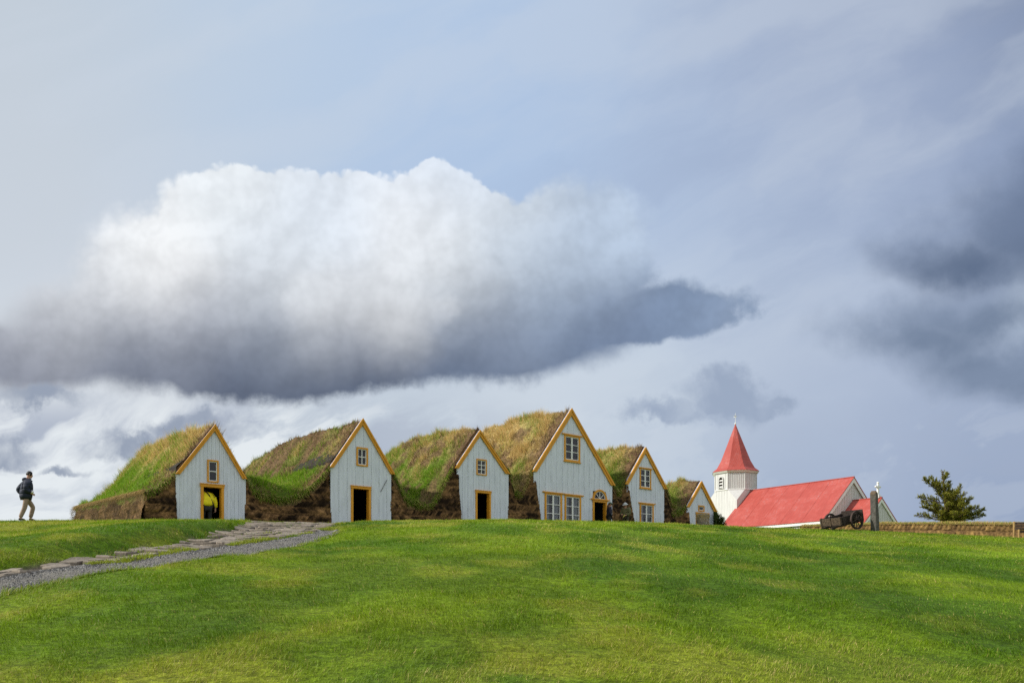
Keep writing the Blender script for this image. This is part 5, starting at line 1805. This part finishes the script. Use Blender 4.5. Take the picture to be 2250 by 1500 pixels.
def build_shrub():
    """leafy growth at the foot of the last gable"""
    p = at(1578, 1150, 51.6)
    z = gz(p.x, p.y)
    root = empty("leafy_shrub", (p.x, p.y, z))
    tag(root, "dark leafy shrub growing at the corner of the smallest turf house", "shrub")
    g = np.random.default_rng(8); n = 5200
    u = g.random(n)
    x = -0.25 + 1.0 * u ** 0.9
    top = (np.interp(x, [-0.3, 0.0, 0.35, 0.6, 0.78], [1.95, 1.75, 1.25, 0.75, 0.3]))
    zz = top * g.random(n) ** 0.7 * (0.88 + 0.24 * vnoise(x * 9, x * 0, 2))
    y = -0.35 + 1.1 * g.random(n)
    lean = np.stack([0.5 + 0.5 * g.normal(size=n), -0.3 + 0.5 * g.normal(size=n), 0.5 + 0.5 * g.normal(size=n)], 1)
    c = np.array([0.035, 0.065, 0.012]) * (0.6 + 1.0 * g.random(n))[:, None]
    st = MB()
    for k in range(12):
        a = Vector((g.uniform(-.1, .4), g.uniform(-.1, .4), -0.05)); b = Vector((a.x * 1.3 + g.uniform(-.1, .15), a.y + g.uniform(-.2, .2), np.interp(a.x * 1.3, [-.3, .78], [1.6, .4])))
        st.tube([a, a.lerp(b, .5) + Vector((.03, 0, 0)), b], [0.018, 0.012, 0.005], 5)
    st.build("stem", plain("shrub_stem", (0.09, 0.06, 0.035), 0.9), root)
    blades("foliage", np.stack([x, y, zz], 1), lean, 0.07 + 0.09 * g.random(n), 0.03 + 0.03 * g.random(n), c, M['needles'], root, False, 8)
build_shrub()

# ------------------------------------------------------------------ people
def skin_mesh(name, nodes, edges, mat, parent, root="pelvis", levels=2, smooth=True):
    """one continuous surface grown round a skeleton: nodes {name: (x, y, z, rx[, ry])}"""
    keys = list(nodes)
    me = bpy.data.meshes.new(name + "_skeleton")
    me.from_pydata([nodes[k][:3] for k in keys], [(keys.index(a), keys.index(b)) for a, b in edges], [])
    ob = bpy.data.objects.new(name + "_skeleton", me)
    COL.objects.link(ob)
    md = ob.modifiers.new("skin", 'SKIN')
    md.use_smooth_shade = True
    if not me.skin_vertices:
        pass
    sv = me.skin_vertices[0].data
    for i, k in enumerate(keys):
        q = nodes[k]
        sv[i].radius = (q[3], q[4] if len(q) > 4 else q[3])
        sv[i].use_root = (k == root)
    if levels:
        s = ob.modifiers.new("sub", 'SUBSURF'); s.levels = levels; s.render_levels = levels
    dg = bpy.context.evaluated_depsgraph_get()
    out = bpy.data.meshes.new_from_object(ob.evaluated_get(dg))
    bpy.data.objects.remove(ob)
    out.name = name
    out.materials.clear(); out.materials.append(mat)
    o = bpy.data.objects.new(name, out)
    out.polygons.foreach_set("use_smooth", [True] * len(out.polygons))
    return link(o, parent)

def cloth(name, c, bands=0.0, var=0.2):
    m, n, p, o = material(name)
    oc = n.node('ShaderNodeTexCoord').outputs['Object']
    f, _ = n.noise(oc, 9.0, 5, 0.6)
    n.put(p.inputs['Base Color'], n.v('SCALE', tuple(c), scale=n.smooth(f, 0.3, 0.7, 1 - var, 1 + var)))
    p.inputs['Roughness'].default_value = 0.7
    p.inputs['Specular IOR Level'].default_value = 0.3
    h = f
    if bands:
        x, y, z = n.sep(oc)
        w = n.m('ABSOLUTE', n.m('SINE', n.m('MULTIPLY', n.m('ADD', z, n.m('MULTIPLY', f, 0.04)), math.pi / bands)))
        h = n.m('ADD', n.m('POWER', w, 0.5), n.m('MULTIPLY', f, 0.6))
    bump(n, p, h, 0.8, 0.03)
    return m

def lerp3(a, b, t):
    return tuple(a[i] + (b[i] - a[i]) * t for i in range(3))

def hand_nodes(N, E, wrist, dirv, up, tag_, curl=0.5, s=1.0):
    """palm, four unequal fingers and a thumb, each its own chain"""
    d = Vector(dirv).normalized(); u = Vector(up); u = (u - d * u.dot(d)).normalized(); side = d.cross(u)
    w = Vector(wrist)
    def put(k, v, r): N[k] = (v.x, v.y, v.z, r * s, r * s * .8)
    put('palm' + tag_, w + d * 0.055 * s, 0.034)
    put('knuck' + tag_, w + d * 0.095 * s, 0.036)
    E += [('wrist' + tag_, 'palm' + tag_), ('palm' + tag_, 'knuck' + tag_)]
    for i, (off, ln) in enumerate(((-0.030, 0.068), (-0.010, 0.078), (0.010, 0.073), (0.029, 0.056))):
        b = w + d * 0.105 * s + side * off * s
        c_ = curl * (0.8 + 0.1 * i)
        m_ = b + (d * math.cos(c_) - u * math.sin(c_)) * ln * 0.5 * s
        t = m_ + (d * math.cos(c_ * 2) - u * math.sin(c_ * 2)) * ln * 0.5 * s
        put(f'f{i}a' + tag_, b, 0.0095); put(f'f{i}b' + tag_, m_, 0.009); put(f'f{i}c' + tag_, t, 0.0075)
        E += [('knuck' + tag_, f'f{i}a' + tag_), (f'f{i}a' + tag_, f'f{i}b' + tag_), (f'f{i}b' + tag_, f'f{i}c' + tag_)]
    b = w + d * 0.04 * s - side * 0.036 * s
    t = b + (d * 0.7 - side * 0.55 - u * 0.35).normalized() * 0.055 * s
    put('th1' + tag_, b, 0.012); put('th2' + tag_, t, 0.009)
    E += [('palm' + tag_, 'th1' + tag_), ('th1' + tag_, 'th2' + tag_)]

def person(label, loc, rz, J, mats, top=None, skirt=None, collar=0.0, hat=None, hair='short', loose=1.0, group=None):
    """J: joints in the person's own frame (x forward, y left, z up)"""
    root = empty("person", loc, rz)
    tag(root, label, "person", group)
    g = lambda k: J[k]
    N = {}; E = []
    def put(k, p, r, r2=None): N[k] = (p[0], p[1], p[2], r) if r2 is None else (p[0], p[1], p[2], r, r2)
    put('pelvis', g('pelvis'), 0.13, 0.11); put('waist', lerp3(g('pelvis'), g('chest'), .45), 0.115, 0.10)
    put('chest', g('chest'), 0.14, 0.11); put('neck0', g('neck'), 0.065); 
    hd = Vector(g('head')); nk = Vector(g('neck')); up = (hd - nk).normalized()
    f = Vector(g('face')).normalized(); f = (f - up * f.dot(up)).normalized(); sd = up.cross(f)
    put('neck1', hd - up * 0.10 - f * 0.015, 0.055)
    put('jaw', hd - up * 0.055 + f * 0.018, 0.068, 0.075); put('skull', hd + up * 0.03 - f * 0.004, 0.085, 0.092); put('crown', hd + up * 0.085 - f * 0.012, 0.055, 0.06)
    E += [('pelvis', 'waist'), ('waist', 'chest'), ('chest', 'neck0'), ('neck0', 'neck1'), ('neck1', 'jaw'), ('jaw', 'skull'), ('skull', 'crown')]
    put('nose', hd - up * 0.018 + f * 0.098, 0.013); E.append(('jaw', 'nose'))
    for t in 'LR':
        put('sh' + t, g('sh' + t), 0.058); put('el' + t, g('el' + t), 0.043); put('wrist' + t, g('wr' + t), 0.029)
        E += [('chest', 'sh' + t), ('sh' + t, 'el' + t), ('el' + t, 'wrist' + t)]
        dv = Vector(g('hd' + t)) - Vector(g('wr' + t))
        hand_nodes(N, E, g('wr' + t), dv, (0, 1 if t == 'L' else -1, 0.2), t, 0.55)
        put('hip' + t, g('hip' + t), 0.085); put('kn' + t, g('kn' + t), 0.058); put('an' + t, g('an' + t), 0.042)
        E += [('pelvis', 'hip' + t), ('hip' + t, 'kn' + t), ('kn' + t, 'an' + t)]
        put('foot' + t, lerp3(g('an' + t), g('toe' + t), .6), 0.035); E.append(('an' + t, 'foot' + t))
    body = skin_mesh("body", N, E, mats['skin'], root)
    # face
    for s in (-1, 1):
        fc = MB()
        c = hd + up * 0.012 + f * 0.077 + sd * (0.031 * s)
        fc.lathe([(0.0, -.012), (0.009, -.006), (0.012, 0), (0.009, .006), (0.0, .012)], 8, tuple(c))
        fc.build("eye", M['dark_in'], body)
    mo = MB(); a = hd - up * 0.058 + f * 0.083
    mo.tube([a - sd * 0.022, a + f * .005, a + sd * 0.022], [0.004, 0.007, 0.004], 6); mo.build("mouth", mats.get('lip', M['lip']), body)
    for s in (-1, 1):
        er = MB()
        c = hd + sd * (0.082 * s) - f * 0.008
        er.tube([c - up * 0.025, c + sd * .012 * s, c + up * 0.03], [0.010, 0.016, 0.012], 6)
        er.build("ear", mats['skin'], body, smooth=True)
    # jacket
    N = {}; E = []
    def add(k, p, r, r2=None): put2(N, k, p, r, r2)
    def put2(D, k, p, r, r2=None): D[k] = (p[0], p[1], p[2], r) if r2 is None else (p[0], p[1], p[2], r, r2)
    L = loose
    pv = g('pelvis'); hem = J.get('hem', (pv[0], pv[1], pv[2] - 0.06))
    put2(N, 'pelvis', hem, 0.185 * L, 0.15 * L); put2(N, 'mid', lerp3(hem, g('chest'), .45), 0.175 * L, 0.145 * L); put2(N, 'chest', g('chest'), 0.185 * L, 0.145 * L)
    put2(N, 'yoke', lerp3(g('chest'), g('neck'), .6), 0.12 * L); put2(N, 'coll', lerp3(g('chest'), g('neck'), 1.0 + collar), 0.085 + 0.02 * (collar > 0))
    E += [('pelvis', 'mid'), ('mid', 'chest'), ('chest', 'yoke'), ('yoke', 'coll')]
    for t in 'LR':
        put2(N, 'sh' + t, g('sh' + t), 0.085 * L); put2(N, 'el' + t, g('el' + t), 0.070 * L); put2(N, 'wr' + t, lerp3(g('el' + t), g('wr' + t), .93), 0.052 * L)
        E += [('chest', 'sh' + t), ('sh' + t, 'el' + t), ('el' + t, 'wr' + t)]
    skin_mesh("jacket", N, E, mats['jacket'], root)
    # trousers
    N = {}; E = []
    put2(N, 'pelvis', (pv[0], pv[1], pv[2]), 0.15, 0.13)
    for t in 'LR':
        put2(N, 'hip' + t, g('hip' + t), 0.105); put2(N, 'kn' + t, g('kn' + t), 0.083); put2(N, 'calf' + t, lerp3(g('kn' + t), g('an' + t), .5), 0.078); put2(N, 'an' + t, lerp3(g('kn' + t), g('an' + t), .96), 0.066)
        E += [('pelvis', 'hip' + t), ('hip' + t, 'kn' + t), ('kn' + t, 'calf' + t), ('calf' + t, 'an' + t)]
    skin_mesh("trousers", N, E, mats['trousers'], root)
    for t in 'LR':
        a, b = Vector(g('an' + t)), Vector(g('toe' + t))
        dv = b - a; dv.z = 0; dn = dv.normalized()
        N = {'pelvis': tuple(a - dn * 0.05 - Vector((0, 0, .035))) + (0.043, 0.045), 'm': tuple(a + dn * 0.06 - Vector((0, 0, .035))) + (0.047, 0.045), 't': tuple(b) + (0.042, 0.034)}
        skin_mesh("shoe", N, [('pelvis', 'm'), ('m', 't')], mats['shoe'], root)
    # hair: a cap over crown and back of the head
    def dome(cen, rx, ry, rz_, z0, name, mat, par, rough=0.0, n=18, m=10):
        vs = []; fs = []
        for j in range(m + 1):
            a = z0 + (math.pi / 2 - z0) * j / m
            for k in range(n):
                b = 2 * math.pi * k / n
                q = 1 + rough * (vnoise(np.array([k * 1.3]), np.array([j * 1.7]), 5)[0] - .5)
                v = cen + f * (rx * math.cos(a) * math.cos(b) * q) + sd * (ry * math.cos(a) * math.sin(b) * q) + up * (rz_ * math.sin(a) * q)
                vs.append(tuple(v))
        for j in range(m):
            for k in range(n):
                fs.append((j * n + k, j * n + (k + 1) % n, (j + 1) * n + (k + 1) % n, (j + 1) * n + k))
        fs.append(tuple(range(n - 1, -1, -1)))
        return MB().add(vs, fs).build(name, mat, par, smooth=True)
    hb = hd + up * 0.035 - f * 0.022
    if hair != 'none':
        dome(hb, 0.098, 0.094, 0.108, -0.55 if hat is None else -0.5, "hair", mats['hair'], body, 0.16)
    if hair == 'long':
        hm = MB(); hm.tube([hd - f * 0.06 + up * .02, hd - f * 0.085 - up * 0.12, hd - f * 0.07 - up * 0.28, hd - f * .05 - up * 0.40], [0.07, 0.075, 0.062, 0.02], 10)
        hm.build("hair", mats['hair'], body, smooth=True)
    if hat == 'cap':
        h_ = dome(hd + up * 0.062 - f * 0.008, 0.106, 0.100, 0.088, 0.0, "cap", mats['hat'], root)
        b = MB(); c = hd + up * 0.068
        vs = []
        for k in range(9):
            a = -1.1 + 2.2 * k / 8
            vs.append(tuple(c + f * 0.095 * math.cos(a) + sd * 0.095 * math.sin(a))); vs.append(tuple(c + f * (0.095 * math.cos(a) + 0.075 * math.cos(a * 1.3)) + sd * 0.098 * math.sin(a) - up * 0.018))
        lo = [tuple(Vector(v) - up * 0.008) for v in vs]
        fs = [(2 * k, 2 * k + 1, 2 * k + 3, 2 * k + 2) for k in range(8)] + [(18 + 2 * k + 2, 18 + 2 * k + 3, 18 + 2 * k + 1, 18 + 2 * k) for k in range(8)] + [(2 * k + 1, 19 + 2 * k, 21 + 2 * k, 2 * k + 3) for k in range(8)]
        b.add(vs + lo, fs).build("peak", mats['hat'], h_, smooth=True)
    if hat == 'brim':
        h_ = dome(hd + up * 0.060 - f * 0.005, 0.108, 0.104, 0.095, 0.0, "hat", mats['hat'], root)
        b = MB(); c = hd + up * 0.062 - f * .005; n = 24; vs = []; fs = []
        for k in range(n):
            a = 2 * math.pi * k / n
            dv = f * math.cos(a) + sd * math.sin(a)
            vs += [tuple(c + dv * 0.102), tuple(c + dv * 0.175 - up * 0.028), tuple(c + dv * 0.172 - up * 0.038), tuple(c + dv * 0.100 - up * 0.012)]
        for k in range(n):
            o, p = k * 4, ((k + 1) % n) * 4
            for j in range(4): fs.append((o + j, o + (j + 1) % 4, p + (j + 1) % 4, p + j))
        b.add(vs, fs).build("brim", mats['hat'], h_, smooth=True)
    return root

M['lip'] = plain("lips", (0.42, 0.16, 0.13), 0.5, 0.05)
M['shoe'] = plain("dark_shoe", (0.05, 0.045, 0.04), 0.7, 0.2)

def build_people():
    hairB = plain("black_hair", (0.022, 0.018, 0.015), 0.5, 0.3, 30, 0.6)
    hairBr = plain("brown_hair", (0.10, 0.05, 0.025), 0.5, 0.3, 30, 0.6)
    # man walking uphill towards the farm
    p = at(57, 1142, 27.8)
    J = dict(pelvis=(0, 0, 0.91), hem=(-0.02, 0, 0.71), chest=(0.03, 0, 1.26), neck=(0.055, 0, 1.46), head=(0.11, 0, 1.62), face=(1, -0.1, -0.02),
             shL=(0.02, 0.21, 1.38), shR=(0.04, -0.21, 1.38), elL=(-0.20, 0.34, 1.12), elR=(-0.06, -0.31, 1.10), wrL=(-0.06, 0.29, 0.97), wrR=(0.13, -0.25, 0.97),
             hdL=(0.03, 0.23, 0.92), hdR=(0.22, -0.21, 0.93), hipL=(-0.02, 0.10, 0.88), hipR=(0.02, -0.10, 0.88),
             knL=(0.23, 0.10, 0.52), anL=(0.14, 0.10, 0.12), toeL=(0.31, 0.11, 0.045), knR=(-0.05, -0.10, 0.47), anR=(-0.19, -0.10, 0.10), toeR=(-0.03, -0.11, 0.04))
    r = person("person in a dark navy hooded jacket and khaki trousers walking up the slope", (p.x, p.y, gz(p.x, p.y) + 0.0), rad(38),
               J, dict(skin=M['skin'], jacket=cloth("navy_quilt", (0.018, 0.024, 0.045), 0.16, 0.3), trousers=cloth("khaki", (0.30, 0.215, 0.15), 0, 0.15), shoe=M['shoe'], hair=hairB), loose=1.52, collar=0.05)
    hd = skin_mesh("hood", {'pelvis': (-0.06, 0.0, 1.43, .10, .08), 'l': (-0.03, 0.10, 1.46, .075), 'r': (-0.03, -0.10, 1.46, .075), 'fl': (0.09, 0.13, 1.44, .04), 'fr': (0.09, -0.13, 1.44, .04), 'tip': (0.19, -0.08, 1.40, .025)},
                   [('pelvis', 'l'), ('pelvis', 'r'), ('l', 'fl'), ('r', 'fr'), ('fr', 'tip')], bpy.data.materials["navy_quilt"], r)
    MB().tube([(0.125, -0.262, 1.03), (0.15, -0.25, 1.015), (0.165, -0.235, 1.0)], [0.056, 0.058, 0.056], 10).build("cuff", M['white'], r, smooth=True)
    # person in yellow stooping through the doorway of the first house
    root, loc = HOUSE_ROOT[0]
    u = fu(455.5); x, y = rw(u, 0.06)
    J = dict(pelvis=(-0.03, 0, 0.90), hem=(-0.05, 0, 0.88), chest=(0.07, 0, 1.27), neck=(0.20, 0, 1.46), head=(0.36, 0.02, 1.50), face=(0.75, 0, -0.65),
             shL=(0.12, 0.22, 1.40), shR=(0.10, -0.22, 1.40), elL=(0.14, 0.34, 1.12), elR=(0.0, -0.33, 1.10), wrL=(0.30, 0.30, 0.95), wrR=(0.02, -0.34, 0.86),
             hdL=(0.38, 0.28, 0.88), hdR=(0.03, -0.34, 0.76), hipL=(-0.02, 0.11, 0.86), hipR=(-0.02, -0.11, 0.86),
             knL=(0.06, 0.13, 0.48), anL=(0.00, 0.13, 0.10), toeL=(0.17, 0.15, 0.06), knR=(0.02, -0.12, 0.48), anR=(-0.06, -0.12, 0.10), toeR=(0.11, -0.14, 0.06))
    r = person("person in a yellow jacket stooping through the doorway, seen from behind", (x, y, gz(*rw(loc[3], 0)) - 0.375), ROW_RZ + rad(90),
               J, dict(skin=M['skin'], jacket=cloth("yellow_jacket", (0.78, 0.66, 0.012), 0.0, 0.12), trousers=cloth("dark_trousers", (0.02, 0.02, 0.022)), shoe=M['shoe'], hair=hairBr), loose=1.48, collar=0.1)
    st = MB()
    st.tube([(0.16, 0.06, 1.585), (0.03, 0.02, 1.50), (-0.09, -0.06, 1.36), (-0.13, -0.14, 1.18), (-0.16, -0.20, 1.0), (-0.10, -0.27, 0.86)], [0.024] * 6, 6)
    st.build("shoulder_strap", M['old_wood'], r)
    # woman in a green cap beside the door of the tall house
    x, y = at(1338.5, 1142, 44.6).x, 44.6
    zc = gz(x, y)
    ht = (HY - 1102.5) / F * y - zc
    k = ht / 1.70
    base = dict(pelvis=(0, 0, 0.92), chest=(0.01, 0, 1.24), neck=(0.02, 0, 1.42), head=(0.055, 0, 1.55), face=(1, 0, 0.05),
             shL=(0.01, 0.18, 1.35), shR=(0.01, -0.18, 1.35), elL=(0.0, 0.24, 1.08), elR=(-0.03, -0.24, 1.07), wrL=(0.16, 0.15, 0.93), wrR=(0.14, -0.14, 0.90),
             hdL=(0.22, 0.08, 0.90), hdR=(0.21, -0.08, 0.87), hipL=(0, 0.09, 0.89), hipR=(0, -0.09, 0.89), knL=(0.02, 0.10, 0.49), anL=(0, 0.10, 0.10), toeL=(0.16, 0.12, 0.04),
             knR=(0.02, -0.10, 0.49), anR=(0, -0.10, 0.10), toeR=(0.16, -0.12, 0.04))
    sc = lambda D, k: {q: tuple(c * k for c in v) for q, v in D.items()}
    person("person with long brown hair and a green cap standing beside the arched door", (x, y, zc), rad(8),
           sc(base, k), dict(skin=M['skin'], jacket=cloth("dark_navy_jacket", (0.014, 0.014, 0.030), 0, 0.3), trousers=cloth("black_trousers", (0.015, 0.015, 0.018)), shoe=M['shoe'], hair=hairBr, hat=cloth("green_cap", (0.055, 0.10, 0.055))), hat='cap', hair='long', loose=1.10)
    # man in a pale brimmed hat holding something yellow
    x, y = at(1375, 1142, 45.4).x, 45.4
    zc = gz(x, y)
    ht = (HY - 1102) / F * y - zc
    k = ht / 1.735
    base = dict(base)
    base.update(face=(0.9, 0.35, -0.12), elL=(0.02, 0.27, 1.08), elR=(0.02, -0.27, 1.08), wrL=(0.22, 0.12, 0.98), wrR=(0.20, -0.16, 1.02), hdL=(0.30, 0.05, 0.96), hdR=(0.28, -0.08, 1.02))
    r = person("person in a pale brimmed hat and olive jacket between the two tallest houses", (x, y, zc), rad(-125),
           sc(base, k), dict(skin=M['skin'], jacket=cloth("olive_jacket", (0.13, 0.125, 0.055), 0.1, 0.35), trousers=cloth("olive_trousers", (0.05, 0.05, 0.03)), shoe=M['shoe'], hair=hairBr, hat=cloth("pale_hat", (0.55, 0.58, 0.58))), hat='brim', loose=1.22)
    b = MB()
    b.tube([(0.0, 0, 0.09), (0.012, 0, 0.05), (0.02, 0, 0.0), (0.014, 0, -0.06), (0.0, 0, -0.12)], [0.012, 0.022, 0.026, 0.022, 0.006], 8)
    ban = b.build("banana", plain("yellow_peel", (0.72, 0.62, 0.12), 0.5, 0.1), None, smooth=True)
    c, s_ = math.cos(rad(-125)), math.sin(rad(-125))
    fx, fy = 0.335 * k, 0.045 * k
    ban.location = (x + c * fx - s_ * fy, y + s_ * fx + c * fy, zc + 0.94 * k)
    ban.rotation_euler = (0.2, 0.5, 0)
    tag(ban, "yellow banana-like thing held in the hand of the person in the pale hat", "fruit")
build_people()
